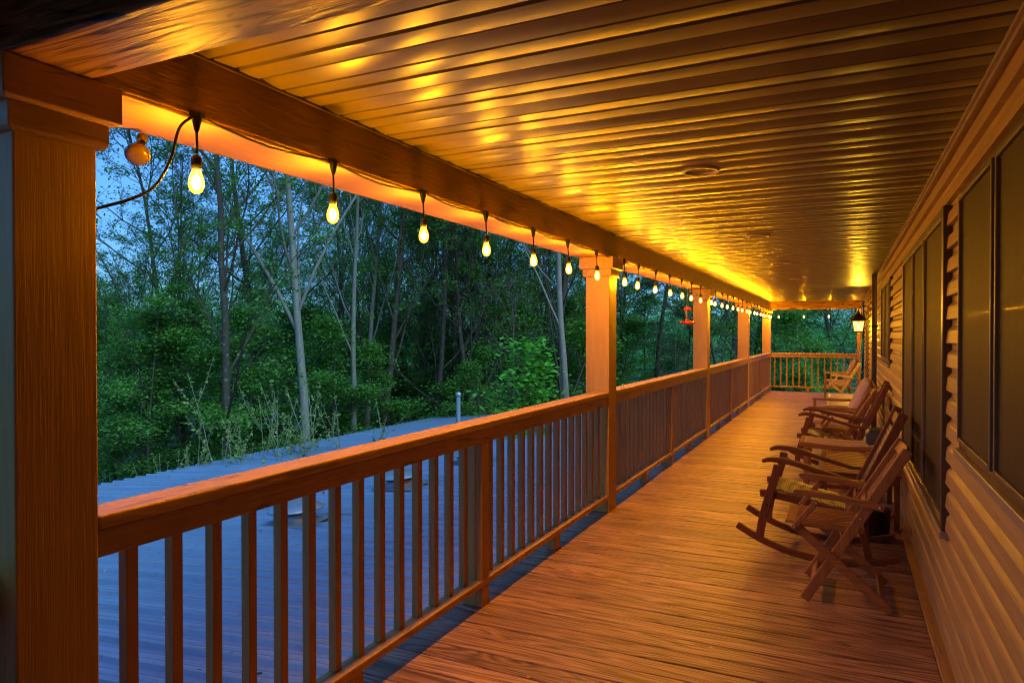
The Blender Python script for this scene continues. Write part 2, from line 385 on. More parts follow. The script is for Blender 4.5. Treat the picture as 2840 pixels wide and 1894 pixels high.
# ------------------------------------------------------------------ terrain
def ground_h(x, y):
    r = math.hypot(x + 2, y - 6)
    z = -4.3 - .085 * max(0, min(r, 50) - 10)
    z += smoothstep(48, 210, r) * 10
    z += smoothstep(70, 180, r) * (1.6 * math.sin(x * .045 + y * .02) + 1.2 * math.sin(x * .11 - y * .05))
    z += 1.6 * smoothstep(15, 60, y - 10)
    z += .5 * math.sin(x * .13 + 1) * math.cos(y * .11) * smoothstep(10, 30, r)
    return z
def terrain():
    vs = []; fs = []; xs = sorted(set([-600, -450, -350, -280, -230, -190] + list(range(-160, 61, 5)) + [80, 120, 200, 350, 600]))
    ys = sorted(set([-600, -400, -250, -150, -100, -70] + list(range(-50, 171, 5)) + [190, 230, 290, 380, 500, 700]))
    for y in ys:
        for x in xs: vs.append((x, y, ground_h(x, y)))
    n = len(xs)
    for j in range(len(ys) - 1):
        for i in range(n - 1): fs.append((j * n + i, j * n + i + 1, (j + 1) * n + i + 1, (j + 1) * n + i))
    m = MB(); m.add(vs, fs, True); return tag(m.build('ground', M_ground), 'dark wooded ground falling away below the porch', 'ground', kind='structure')
terrain()

# ------------------------------------------------------------------ deck
def deck():
    m = MB(); y = -8.0
    y = math.floor(y / DECK_P) * DECK_P
    while y < YE + .02:
        h = random.uniform(-.0012, .0012)
        m.box(-2.16, .40, y + .0045, y + DECK_P - .0045, -.028 + h, h); y += DECK_P
    o = m.build('deck_floor', M_deck, None, bevel=.003, seg=1)
    tag(o, 'weathered reddish deck boards laid across the porch floor', 'deck', kind='structure')
    m = MB()
    m.box(-2.12, -2.07, -8, YE + .12, -.27, -.035); m.box(-2.07, .45, YE + .07, YE + .12, -.27, -.035)
    for k in range(-16, 42): m.box(-2.07, .45, k * .5, k * .5 + .04, -.22, -.035)
    tag(m.build('deck_joists', M_rail), 'dark stained joists under the deck boards', 'joists', kind='structure')
    m = MB(); m.box(.402, XW - .002, -8, YE, -.03, .012)
    tag(m.build('border_board', M_rail, None, bevel=.003), 'narrow reddish border board along the foot of the siding', 'board')
deck()

# ------------------------------------------------------------------ house: siding, windows, door, ceiling, roof
house = empty('house', (2.5, 9, 0), 'tan clapboard house wall running along the right side of the porch', 'house')
def hb(m, *a, **k):
    o = m.build(*a, **k); return o
def local(o, thing):    # meshes are built in world coordinates; keep them there under a placed Empty
    o.matrix_parent_inverse = Matrix.Translation(-Vector(thing.location)); return o
def siding():
    E = .1143; prof = []; z = -.30
    while z < CZ:
        prof += [(.000, z - .001), (-.0255, z), (-.026, z + .004), (-.0215, z + .050), (-.0200, z + .060), (-.0150, z + .068), (-.007, z + .076), (-.0015, z + .084), (0, z + .094), (-.0005, z + E - .002)]
        z += E
    prof = [(a, min(b, CZ)) for a, b in prof]
    m = MB(); n = len(prof)
    ys = [-8] + [-8 + (YE + 8) * (k + 1) / 24 for k in range(24)]
    vs = []
    for y in ys:
        for a, b in prof: vs.append((XW + a, y, b))
    fs = [(j * n + i, (j + 1) * n + i, (j + 1) * n + i + 1, j * n + i + 1) for j in range(len(ys) - 1) for i in range(n - 1)]
    m.add(vs, fs); o = m.build('siding', M_side, house); local(o, house)
    me = o.data
    m = MB(); m.box(XW + .004, 8, -8, YE, -4.5, CZ + .1); m.box(-2.2, XW + .004, -8.2, -8, -.2, CZ + .1); local(m.build('wall', M_wallint, house), house)
    m = MB(); m.box(XW - .03, XW - .0205, -8, YE, CZ - .035, CZ - .006); m.box(XW - .042, XW - .030, -8, YE, CZ - .018, CZ - .002)
    local(m.build('cornice_trim', M_bframe, house), house)
siding()
def window(y0, y1, z0, z1, mulls, fw=.035, jamb=.03, name='window', trim=None, lab=None):
    X0 = XW - .02
    m = MB(); m.box(X0 - jamb, X0 + .018, y0, y0 + fw, z0, z1); m.box(X0 - jamb, X0 + .018, y1 - fw, y1, z0, z1)
    m.box(X0 - jamb, X0 + .018, y0 + fw, y1 - fw, z0, z0 + fw); m.box(X0 - jamb, X0 + .018, y0 + fw, y1 - fw, z1 - fw, z1)
    f = local(m.build(name, M_frame, house, bevel=.003), house)
    if lab: f['label'] = lab
    edges = [y0 + fw] + [v for mm in mulls for v in (mm - .03, mm + .03)] + [y1 - fw]
    for k in range(0, len(edges), 2):
        a, b = edges[k], edges[k + 1]
        p = MB(); dz = random.uniform(-.002, .002)
        p.box(X0 - .010 + dz, X0 + .004, a + .016, b - .016, z0 + fw + .016, z1 - fw - .016)
        f2 = p.build('screen', M_screen, f); f2.matrix_parent_inverse = Matrix.Translation((0, 0, 0))
        q = MB(); t = .016
        q.box(X0 - .022, X0 + .004, a, a + t, z0 + fw, z1 - fw); q.box(X0 - .022, X0 + .004, b - t, b, z0 + fw, z1 - fw)
        q.box(X0 - .022, X0 + .004, a + t, b - t, z0 + fw, z0 + fw + t); q.box(X0 - .022, X0 + .004, a + t, b - t, z1 - fw - t, z1 - fw)
        q.build('screen_frame', M_sframe, f, bevel=.002)
    for mm in mulls:
        q = MB(); q.box(X0 - .012, X0 + .012, mm - .0295, mm + .0295, z0 + fw, z1 - fw); q.build('mullion', M_frame, f, bevel=.003)
    q = MB(); q.box(X0 - .030, X0 + .016, y0 - .01, y1 + .01, z0 - .035, z0 - .0005); q.build('sill', M_bframe, f, bevel=.003)
    return f
window(-.2, 3.50, 1.085, 2.185, [.9, 2.70], jamb=.010, lab='long window nearest the camera with dark woven screens')
window(3.97, 6.66, .605, 2.20, [4.93, 5.72], fw=.045, jamb=.022, name='window', lab='tall three-panel window with dark screens behind the chairs')
window(8.68, 10.55, 1.24, 2.21, [9.6], jamb=.012, lab='small dark window farther along the siding')
window(16.6, 17.6, .02, 2.12, [], fw=.07, jamb=.03, name='door', lab='dark framed door beyond the wall lantern')
def ceiling():
    # soffit strips: each strip is a shallow tray with a stepped groove between it and the next
    P = .1063; y = 1.707 - 92 * P; m = MB(); rows = []
    k = 0; prng = random.Random(3)
    pat = [0.0095, -0.0045, 0.0000]
    while y < YE + .1:
        tilt = pat[k % 3] + prng.uniform(-.0008, .0008); sag = prng.uniform(.0006, .0022)
        for t in np.linspace(0, 1, 7):
            yy = y + .019 + t * (P - .019); z = CZ - .002 - tilt * (t - .5) - sag * 4 * t * (1 - t)
            rows.append((yy, z))
        rows.append((y + P + .0008, CZ + .012)); rows.append((y + P + .016, CZ + .012))
        y += P; k += 1
    xs = list(np.linspace(-1.874, XW, 9)); vs = []
    wob = [prng.uniform(-.0002, .0002) for _ in xs]
    for yy, z in rows:
        for i, x in enumerate(xs): vs.append((x, yy, z + wob[i] * math.sin(yy * 3 + i)))
    n = len(xs)
    fs = [(j * n + i, j * n + i + 1, (j + 1) * n + i + 1, (j + 1) * n + i) for j in range(len(rows) - 1) for i in range(n - 1)]
    m.add(vs, fs, True); o = m.build('ceiling_panel', M_ceil, house); local(o, house)
    try:
        es = o.modifiers.new('split', 'EDGE_SPLIT'); es.split_angle = R(25)
    except Exception: pass
    m = MB(); m.box(XI - .45, 9, -8.3, YE + .6, CZ + .03, CZ + .14); local(m.build('roof_slab', M_wallint, house), house)
    m = MB(); m.box(XI - .0, XI + .012, 1.2, YE - .2, CZ - .012, CZ + .004); local(m.build('ceiling_channel', M_frame, house), house)
ceiling()

# ------------------------------------------------------------------ beams
def beam(name, mat, x0, x1, y0, y1, z0, z1, label):
    m = MB(); m.box(x0, x1, y0, y1, z0, z1); o = m.build(name, mat, None, bevel=.006, seg=2); return tag(o, label, 'beam')
M_soffit = wood('stained_soffit_board', (.52, .25, .04), (.40, .18, .03), 1, .5, 60, .3, 5, .002)
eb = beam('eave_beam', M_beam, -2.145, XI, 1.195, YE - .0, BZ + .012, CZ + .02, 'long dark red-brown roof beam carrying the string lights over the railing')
beam('cross_beam', M_cross, -2.3, XW - .021, .978, 1.193, BZ, CZ + .02, 'rough-sawn beam crossing overhead just in front of the camera, knotty underside')
beam('end_beam', M_cross, XI + .002, XW - .07, YE - .24, YE - .02, BZ, CZ - .003, 'shorter beam across the far end of the porch')
m = MB(); m.box(-2.160, XI - .004, 1.195, YE, BZ, BZ + .0115); m.build('soffit_board', M_soffit, eb, bevel=.002)
m = MB(); m.box(-2.135, XI, -8, .976, BZ, CZ + .02)
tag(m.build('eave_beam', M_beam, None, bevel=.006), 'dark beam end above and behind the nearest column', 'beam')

# ------------------------------------------------------------------ posts
POSTLAB = ['nearest column at the left edge with a rough face', 'second column along the railing, bright orange on its near side',
           'third column with the hummingbird feeder beside it', 'fourth column along the railing', 'last column at the far corner of the railing']
def post(yf, label):
    y0, y1 = yf - PD, yf; yc = (y0 + y1) / 2; xc = (XI + XO) / 2
    t = empty('porch_post', (xc, yc, 0), label, 'post', 'square columns along the railing')
    hx, hy = (XI - XO) / 2, PD / 2
    m = MB(); m.box(-hx, hx, -hy, hy, 0, 2.085); m.build('shaft', M_post, t, bevel=.005, seg=2)
    m = MB()
    prof = [(0.0, 2.079), (.012, 2.081), (.020, 2.088), (.0225, 2.10), (.0225, 2.148), (0, 2.148)]
    def ring(m, prof):
        vs = []; n = len(prof)
        for o_, z in prof: vs += [(-hx - o_, -hy - o_, z), (hx + o_, -hy - o_, z), (hx + o_, hy + o_, z), (-hx - o_, hy + o_, z)]
        fs = [(i * 4 + j, i * 4 + (j + 1) % 4, (i + 1) * 4 + (j + 1) % 4, (i + 1) * 4 + j) for i in range(n - 1) for j in range(4)]
        fs += [(3, 2, 1, 0), tuple((n - 1) * 4 + j for j in range(4))]; m.add(vs, fs)
    ring(m, prof); m.build('lower_moulding', M_rail, t, bevel=.0015)
    m = MB(); ring(m, [(0, 2.1485), (.038, 2.1485), (.046, 2.156), (.046, BZ - .001), (0, BZ - .001)]); m.build('capital', M_rail, t, bevel=.002)
    return t
for yf, lb in zip(POSTY, POSTLAB): post(yf, lb)
t = empty('porch_post', (.325, YE - .05, 0), 'slim post at the far end beside the house wall', 'post')
m = MB(); m.box(-.047, .047, -.047, .047, 0, BZ); m.build('shaft', M_post, t, bevel=.004)

# ------------------------------------------------------------------ railings
BS = .1555
def railing(y0, y1, label):
    t = empty('deck_railing', ((XI - .07), (y0 + y1) / 2, 0), label, 'railing', 'railing sections between the columns')
    L = (y1 - y0) / 2
    m = MB(); m.box(-.07, .070, -L, L, 1.023, 1.065); m.build('top_rail', M_rail, t, bevel=.008, seg=3)
    m = MB(); m.box(.024, .062, -L, L, .945, 1.0225); m.build('apron', M_rail, t, bevel=.003)
    m = MB(); m.box(-.020, .066, -L, L, .115, .153); m.build('bottom_rail', M_rail, t, bevel=.005, seg=2)
    cy = 0
    m = MB(); m.box(-.048, .050, cy - .046, cy + .046, .0, 1.0225)
    mid = []
    n = int((L - .03) / BS)
    for sgn in (-1, 1):
        for k in range(1, n + 1):
            y = sgn * k * BS
            if abs(y) > L - .02: continue
            b = MB(); b.box(.004, .042, y - .019, y + .019, .1535, 1.0225 if False else .9449)
            # the balusters stand behind the apron
            b = MB(); b.box(-.016, .0235, y - .019, y + .019, .1535, 1.022); b.build('baluster', M_bal, t, bevel=.002)
    mm = MB(); mm.box(-.0655, .0235, -.044, .044, 0.001, 1.022); mm.box(.0235, .066, -.044, .044, .001, .1145); mm.box(.0235, .066, -.044, .044, .1535, .9445)
    mm.build('mid_post', M_bal, t, bevel=.003)
    for s_ in (-1, 1):
        f = MB(); f.box(-.02, .05, s_ * L * .5 - .045, s_ * L * .5 + .045, .001, .1145); f.build('foot_block', M_bal, t, bevel=.003)
    return t
RL = ['railing section nearest the camera, above the metal roof', 'second railing section, between the second and third columns',
      'third railing section, beyond the hummingbird feeder column', 'fourth railing section, reaching the far corner']
for k in range(4): railing(POSTY[k] + .001, POSTY[k + 1] - PD - .001, RL[k])
t = empty('deck_railing', (-.79, YE - .06, 0), 'railing across the far end of the porch', 'railing')
xa, xb = XI + .79 + .001, .277 + .79
m = MB(); m.box(xa, xb, -.07, .07, 1.023, 1.065); m.build('top_rail', M_railx, t, bevel=.008, seg=3)
m = MB(); m.box(xa, xb, -.062, -.024, .945, 1.0225); m.build('apron', M_railx, t, bevel=.003)
m = MB(); m.box(xa, xb, -.066, .02, .115, .153); m.build('bottom_rail', M_railx, t, bevel=.004)
x = xa + .10
while x < xb - .04:
    m = MB(); m.box(x - .019, x + .019, -.0235, .016, .1535, 1.022); m.build('baluster', M_bal, t, bevel=.002); x += .1585
m = MB(); m.box(xa + .9, xa + .98, -.05, .0, .001, .1145); m.build('foot_block', M_bal, t)
# short stair railing that meets the near side of the nearest column
t = empty('stair_railing', (-2.0, -.4, 0), 'bit of grey-brown railing at the left picture edge', 'railing')
m = MB(); m.box(-.045, .045, -1.2, 1.414, .925, .965); m.build('top_rail', M_rail, t, bevel=.012, seg=3)
m = MB(); m.box(-.028, .028, -1.2, 1.414, .84, .9245); m.build('apron', M_rail, t, bevel=.003)
for k in range(14):
    m = MB(); m.box(-.019, .019, 1.36 - k * .16, 1.398 - k * .16, .1, .8395); m.build('baluster', M_bal, t)

# ------------------------------------------------------------------ string lights
def lamp(name, power, col, rad, loc, parent):
    l = bpy.data.lights.new(name, 'POINT'); l.energy = power; l.color = col; l.shadow_soft_size = rad
    o = bpy.data.objects.new(name, l); link(o, parent); o.location = loc; return o
def string_lights():
    t = empty('string_lights', (XI + .03, 1.54, BZ), 'string of glowing amber bulbs hanging from the beam along the porch', 'string lights')
    ox, oy, oz = t.location
    ys = [1.538, 2.184, 2.832, 3.480, 4.143, 4.766, 5.417, 6.209, 6.705, 7.402, 8.045, 8.700, 9.327, 9.950, 10.759, 11.191, 11.854, 12.467, 13.124, 13.774, 14.383]
    while ys[-1] < 19.6: ys.append(ys[-1] + .648)
    pos = [(XI + .03, y, BZ, 0) for y in ys] + [(x, YE - .27, BZ, 1) for x in (-1.66, -1.02, -.39, .22)]
    def pendant_mesh():
        m = MB()
        m.lathe([(.001, .012), (.014, .010), (.017, .0), (.014, -.018), (.008, -.042), (.0045, -.050)], n=12)
        m.box(-.010, .012, -.022, .022, -.002, .014)
        m.tube([(0, 0, -.048), (.001, .001, -.09), (0, 0, -.122)], .0042, 6)
        m.lathe([(.004, -.118), (.012, -.122), (.0165, -.130), (.0175, -.150), (.0165, -.158), (.0150, -.163)], n=12)
        return m
    pm = pendant_mesh(); base = None
    bprof = [(.0130, -.163), (.0150, -.172), (.0215, -.190), (.0245, -.205), (.0235, -.220), (.0185, -.233), (.010, -.240), (.0008, -.2425)]
    bm_ = MB(); bm_.lathe([(r_ * 1.0, z_) for r_, z_ in bprof], n=20)
    core = MB(); core.lathe([(.0004, -.180), (.008, -.186), (.0135, -.198), (.0145, -.208), (.012, -.220), (.006, -.228), (.0004, -.231)], n=12)
    rnd = random.Random(5)
    for i, (x, y, z, e) in enumerate(pos):
        if base is None:
            p = pm.build('pendant', M_blackp, t); b = bm_.build('bulb', M_bulb, p); f_ = core.build('filament', M_core, p); base = p; lamp('bulb_light', BULB_W, BC, .017, (0, 0, -.208), p)
            # the first pendant's meshes are shared by all of them
        else:
            p = base.copy(); link(p, t); b = KIDS[base.name][0].copy(); link(b, p); f_ = KIDS[base.name][1].copy(); link(f_, p); g_ = KIDS[base.name][2].copy(); link(g_, p)
        p.location = (x - ox, y - oy, z - oz - (.0 if not e else .0)); p.rotation_euler = (rnd.uniform(-.05, .05), rnd.uniform(-.05, .05), rnd.uniform(0, 3) if not e else 1.57)
        if not e: p.rotation_euler[2] = rnd.uniform(-.2, .2)
    # cable with a small sag between the hangers
    m = MB(); pts = [(XI - .16, 1.262, 1.915), (XI - .04, 1.262, 1.928), (XI - .005, 1.334, 1.963), (XI + .005, 1.405, 2.011), (XI + .01, 1.457, 2.101), (XI + .02, 1.480, 2.201), (XI + .03, 1.509, 2.240), (XI + .03, 1.538, BZ + .004)]
    m.tube([(a - ox, b - oy, c - oz) for a, b, c in curve_pts(pts, 40)], .0048, 7)
    run = []
    for i in range(len(ys) - 1):
        a, b = ys[i], ys[i + 1]; sg = rnd.uniform(.012, .03)
        for k in range(6):
            u = k / 6; run.append((XI + .012 + .016 * abs(2 * u - 1), a + (b - a) * u, BZ + .006 - sg * 4 * u * (1 - u)))
    run += [(XI + .03, YE - .5, BZ - .01), (XI + .08, YE - .3, BZ - .01)]
    ex = [-1.66, -1.02, -.39, .22]
    for i in range(3):
        for k in range(5):
            u = k / 5; run.append((ex[i] + (ex[i + 1] - ex[i]) * u, YE - .26, BZ + .004 - .08 * u * (1 - u)))
    run.append((ex[-1], YE - .26, BZ))
    m.tube([(a - ox, b - oy, c - oz) for a, b, c in run], .0042, 6)
    m.build('cable', M_blackp, t)
string_lights()

# ------------------------------------------------------------------ flood bulb under the outer edge of the beam
def flood():
    t = empty('flood_bulb', (-2.10, 1.535, 2.258), 'unlit round flood bulb hanging outside the beam near the first column', 'flood light')
    d = Matrix.Rotation(R(205), 4, 'Y') @ Matrix.Rotation(0, 4, 'Z')
    m = MB(); m.lathe([(.0005, .10), (.03, .101), (.046, .094), (.051, .082), (.047, .066), (.034, .040), (.022, .022), (.017, .010)], n=24)
    o = m.build('lens', plain('frosted_flood_glass', (.10, .06, .035), .25), t); o.scale = (.78,) * 3; o.rotation_euler = (R(142), 0, R(38)); o.location = (0, 0, -.055)
    m = MB(); m.lathe([(.0005, .0), (.024, .0), (.026, .02), (.019, .034), (.019, .04)], n=16)
    o = m.build('socket', M_frame, t); o.rotation_euler = (R(142), 0, R(38)); o.location = (-.012, .014, -.030); o.scale = (.7,) * 3
flood()

# ------------------------------------------------------------------ ceiling downlights
def downlight():
    t = empty('downlight', (0, 0, CZ - .002), None, 'ceiling light')
    m = MB(); m.lathe([(.101, .002), (.104, -.006), (.097, -.011), (.082, -.009), (.079, -.002), (.072, .03)], n=40); m.build('trim_ring', plain('downlight_trim', (.42, .32, .22), .35), t)
    m = MB(); m.lathe([(.072, .03), (.068, .07), (.05, .085), (.0005, .09)], n=32); m.build('baffle', M_frame, t)
    m = MB(); m.lathe([(.0005, .022), (.025, .024), (.042, .034), (.046, .05), (.03, .08)], n=24); m.build('lamp', plain('frosted_lamp', (.55, .45, .33), .35), t)
    return t
dl = downlight()
DLL = ['largest recessed ceiling light, nearest the camera', 'second recessed ceiling light along the porch', 'third recessed ceiling light along the porch',
       'fourth recessed ceiling light along the porch', 'fifth recessed ceiling light along the porch', 'farthest recessed ceiling light, before the end beam']
for i, y in enumerate((3.86, 6.63, 9.25, 12.0, 14.8, 17.5)):
    o = dl if i == 0 else copy_tree(dl); o.location = (-.717, y, CZ - .004); tag(o, DLL[i], 'ceiling light', 'round recessed lights in the porch ceiling')

# ------------------------------------------------------------------ downspout, lantern, cord
t = empty('downspout', (.385, 11.55, 0), 'dark corrugated downspout standing off the siding from floor to ceiling', 'downspout')
m = MB(); prof = []
for k in range(9): prof.append((-.034 + .0085 * k, -.026 + (.004 if k % 2 else 0)))
prof += [(.034, .026), (-.034, .026)]
m.prism(prof, .0, CZ - .005, 'z'); m.build('pipe', M_frame, t)
for z in (.5, 1.68):
    m = MB(); m.box(-.04, .046, -.03, .03, z, z + .025); m.build('strap', M_iron, t)
def lantern():
    t = empty('wall_lantern', (.235, 15.6, 1.62), 'lit black iron wall lantern with glowing panes on a scroll bracket', 'lantern')
    def frus(m, h0, h1, z0, z1):
        vs = [(-h0, -h0, z0), (h0, -h0, z0), (h0, h0, z0), (-h0, h0, z0), (-h1, -h1, z1), (h1, -h1, z1), (h1, h1, z1), (-h1, h1, z1)]
        m.add(vs, [(0, 3, 2, 1), (4, 5, 6, 7), (0, 1, 5, 4), (1, 2, 6, 5), (2, 3, 7, 6), (3, 0, 4, 7)])
    m = MB(); frus(m, .068, .098, .016, .195); m.build('pane', M_lant, t)
    m = MB(); m.lathe([(.0004, .070), (.010, .078), (.014, .095), (.012, .115), (.006, .130), (.0004, .136)], n=12); m.build('bulb', M_lcore, t); lamp('lantern_light', 210.0, (1.0, .54, .025), .022, (0, 0, .103), t)
    t.scale = (1.12,) * 3
    m = MB(); frus(m, .075, .078, 0, .0155)
    for sx in (-1, 1):
        for sy in (-1, 1): m.bar((sx * .071, sy * .071, .01), (sx * .102, sy * .102, .2), .012, .012)
    for s_ in (-1, 1):
        m.bar((0, s_ * .0715, .016), (0, s_ * .1005, .195), .005, .005); m.bar((s_ * .0715, 0, .016), (s_ * .1005, 0, .195), .005, .005)
        m.bar((-.083, s_ * .0855, .10), (.083, s_ * .0855, .10), .005, .005); m.bar((s_ * .0855, -.083, .10), (s_ * .0855, .083, .10), .005, .005)
    m.build('cage', M_iron, t)
    m = MB(); m.lathe([(.165, .195), (.168, .203), (.135, .225), (.115, .262), (.085, .300), (.045, .325), (.030, .332), (.033, .345), (.024, .352), (.012, .37), (.016, .385), (.008, .40), (.0005, .41)], n=8, smooth=False); m.build('roof', M_iron, t)
    m = MB()
    pts = curve_pts([(0, 0, .40), (.03, 0, .45), (.09, 0, .475), (.15, 0, .45), (.185, 0, .40), (.20, 0, .36)], 24); m.tube(pts, .008, 8)
    pts = curve_pts([(.20, 0, .30), (.15, 0, .33), (.10, 0, .375), (.075, 0, .35), (.09, 0, .325), (.105, 0, .34)], 24); m.tube(pts, .006, 8)
    m.box(.190, .206, -.028, .028, .24, .60); m.tube([(.198, 0, .60), (.198, 0, .64)], [.012, .003], 8); m.tube([(.198, 0, .24), (.198, 0, .20)], [.012, .003], 8)
    for z, d in ((.57, -1), (.27, 1)):
        m.tube(curve_pts([(.19, 0, z), (.165, 0, z - d * .01), (.155, 0, z + d * .015), (.170, 0, z + d * .028)], 12), .006, 6)
    m.build('bracket', M_iron, t)
lantern()
t = empty('hanging_cord', (.37, 19.0, 0), 'thin white cord hanging down the wall near the far end', 'cord')
m = MB(); m.tube(curve_pts([(.0, 0, 2.25), (.01, 0, 1.9), (-.02, .02, 1.4), (-.06, .04, .9), (-.05, .0, .5), (-.09, -.05, .02)], 30), .008, 6); m.build('cord', M_white, t)

# ------------------------------------------------------------------ hummingbird feeder
def feeder():
    t = empty('hummingbird_feeder', (-1.955, 9.6, 1.725), 'red and clear hourglass hummingbird feeder hanging from a wire beside the third column', 'feeder')
    m = MB(); m.lathe([(.0005, -.022), (.06, -.020), (.098, -.004), (.108, .006), (.100, .016), (.05, .024), (.0005, .026)], n=28); m.build('tray', M_red, t)
    for k in range(6):
        a = k * math.pi / 3 + .3; c = (math.cos(a) * .092, math.sin(a) * .092, .016); m = MB()
        for j in range(5):
            b = j * 2 * math.pi / 5; m.add([(c[0], c[1], c[2] + .002), (c[0] + .022 * math.cos(b - .4), c[1] + .022 * math.sin(b - .4), c[2] + .012), (c[0] + .026 * math.cos(b), c[1] + .026 * math.sin(b), c[2] + .016), (c[0] + .022 * math.cos(b + .4), c[1] + .022 * math.sin(b + .4), c[2] + .012)], [(0, 1, 2, 3)])
        m.lathe([(.006, .0), (.007, .008), (.0005, .012)], c=c, n=8); m.build('flower_port', M_yel if k % 2 else M_red, t)
    m = MB(); m.lathe([(.036, .026), (.030, .045), (.021, .07), (.026, .10), (.040, .145), (.045, .175), (.042, .19)], n=24); m.build('bottle', M_nectar, t)
    m = MB(); m.lathe([(.052, .186), (.053, .196), (.040, .212), (.02, .222), (.0005, .225)], n=24); m.build('cap', M_red, t)
    m = MB(); ring = [(.018 * math.cos(a), 0, .243 + .018 * math.sin(a)) for a in np.linspace(0, 2 * math.pi, 14)]; m.tube(ring, .0025, 6)
    m.tube(curve_pts([(0, 0, .262), (.012, 0, .28), (.0, 0, .31), (.0, 0, .40), (0, 0, .53)], 16), .002, 5); m.build('hanger', M_screw, t)
feeder()

# ------------------------------------------------------------------ folding slatted armchair
def folding_chair():
    t = empty('folding_chair', (0, 0, 0))
    Y, X_, Z = M_teak[1], M_teak[0], M_teak[2]
    for s in (-1, 1):
        b = MB(); b.bar((-.212, s * .222, .012), (.318, s * .222, .925), .056, .022, ext=.0); o = b.build('back_leg', M_teak[2], t, bevel=.006, seg=2)
        b = MB(); b.bar((-.262, s * .247, .452), (.236, s * .247, .018), .050, .022); b.build('front_leg', M_teak[0], t, bevel=.006, seg=2)
        b = MB(); ribbon(b, [(-.262, .640), (-.235, .648), (-.05, .636), (.12, .612), (.200, .598)], .034, s * .262 - .014, s * .262 + .018, 20); b.build('armrest', M_teak[0], t, bevel=.006, seg=2)
        b = MB(); b.bar((-.275, s * .279, .432), (-.140, s * .279, .612), .032, .014); b.build('arm_brace', M_teak[2], t, bevel=.005, seg=2)
        for (x, z, y) in ((-.262, .446, .288), (-.147, .600, .288), (.180, .604, .283), (.083, .520, .236)):
            b = MB(); b.tube([(x, s * y, z), (x, s * (y + .004), z)], .0075, 10); b.build('bolt', M_screw, t)
    seat = MB()
    for s in (-1, 1): ribbon(seat, [(-.262, .448), (-.15, .452), (-.02, .442), (.10, .446)], .030, s * .205 - .010, s * .205 + .0, 14)
    fr = seat.build('seat_frame', M_teak[0], t, bevel=.003)
    b = MB(); b.bar((-.292, -.212, .455), (-.292, .212, .455), .016, .06, side=(1, 0, -.05))
    b.build('seat_front_board', M_teak[1], t, bevel=.006, seg=2)
    b = MB(); b.bar((.078, -.192, .450), (.078, .192, .450), .016, .05, side=(1, 0, .12)); b.build('seat_back_board', M_teak[1], t, bevel=.004)
    for k in range(10):
        y = -.172 + k * .0382; b = MB(); ribbon(b, [(-.264, .462), (-.15, .464), (-.02, .454), (.056, .457)], .012, y - .0078, y + .0078, 12); b.build('seat_slat', M_teak[0], t, bevel=.002)
    # back: crest rail, lower rail and long slats, all in the plane of the back legs
    d = Vector((.530, 0, .913)).normalized(); n = Vector((d.z, 0, -d.x)); o0 = Vector((-.212, 0, .012))
    def P(u, v=0): return o0 + d * u + n * v
    b = MB()
    for (u0, u1, bow) in ((.985, 1.045, .016),):
        k = 9; vs = []; fs = []
        for i in range(k):
            y = -.210 + .42 * i / (k - 1); bo = bow * (1 - (2 * i / (k - 1) - 1) ** 2)
            for (u, v) in ((u0, -.010), (u1, -.010), (u1, .010), (u0, .010)):
                p = P(u + (bo * .8 if u == u1 else 0), v + bo); vs.append((p.x, y, p.z))
        for i in range(k - 1):
            for j in range(4): fs.append((i * 4 + j, (i + 1) * 4 + j, (i + 1) * 4 + (j + 1) % 4, i * 4 + (j + 1) % 4))
        fs += [(0, 1, 2, 3), tuple((k - 1) * 4 + j for j in (3, 2, 1, 0))]; b.add(vs, fs)
    b.build('crest_rail', M_teak[1], t, bevel=.003)
    b = MB(); q = P(.640, .0); b.bar((q.x, -.21, q.z), (q.x, .21, q.z), .018, .045, side=d); b.build('lower_back_rail', M_teak[1], t, bevel=.003)
    for k in range(7):
        y = -.165 + k * .055; a, c = P(.66, .004), P(.99, .012); b = MB(); b.bar((a.x, y, a.z), (c.x, y, c.z), .010, .024); b.build('back_slat', M_teak[2], t, bevel=.002)
    b = MB(); b.bar((.195, -.236, .06), (.195, .236, .06), .05, .018, side=(1, 0, .9)); b.build('stretcher', M_teak[1], t, bevel=.003)
    b = MB(); b.bar((-.165, -.211, .095), (-.165, .211, .095), .05, .018, side=(1, 0, -.6)); b.build('stretcher', M_teak[1], t, bevel=.003)
    b = MB(); b.bar((.00, -.200, .36), (-.02, .200, .36), .04, .016, side=(1, 0, .9)); b.build('stretcher', M_teak[1], t, bevel=.003)
    return t
fc = folding_chair(); fc.location = (0, 4.64, 0); tag(fc, 'nearest chair, brown slatted folding armchair with crossed legs', 'chair')
c = copy_tree(fc); c.location = (.0, 9.18, 0); c.rotation_euler[2] = .05; tag(c, 'slatted folding armchair just in front of the pink-cushioned loveseat', 'chair')
c = copy_tree(fc); c.location = (-.02, 17.5, 0)
for ch in KIDS[c.name]:
    if ch.name.split('.')[0] != 'bolt': ch.material_slots[0].link = 'OBJECT'; ch.material_slots[0].material = M_pale  # lighter wood stands in for lantern light on this copy
c.location = (-.02, 17.5, 0); tag(c, 'farthest slatted folding chair, brightly lit below the lantern', 'chair')

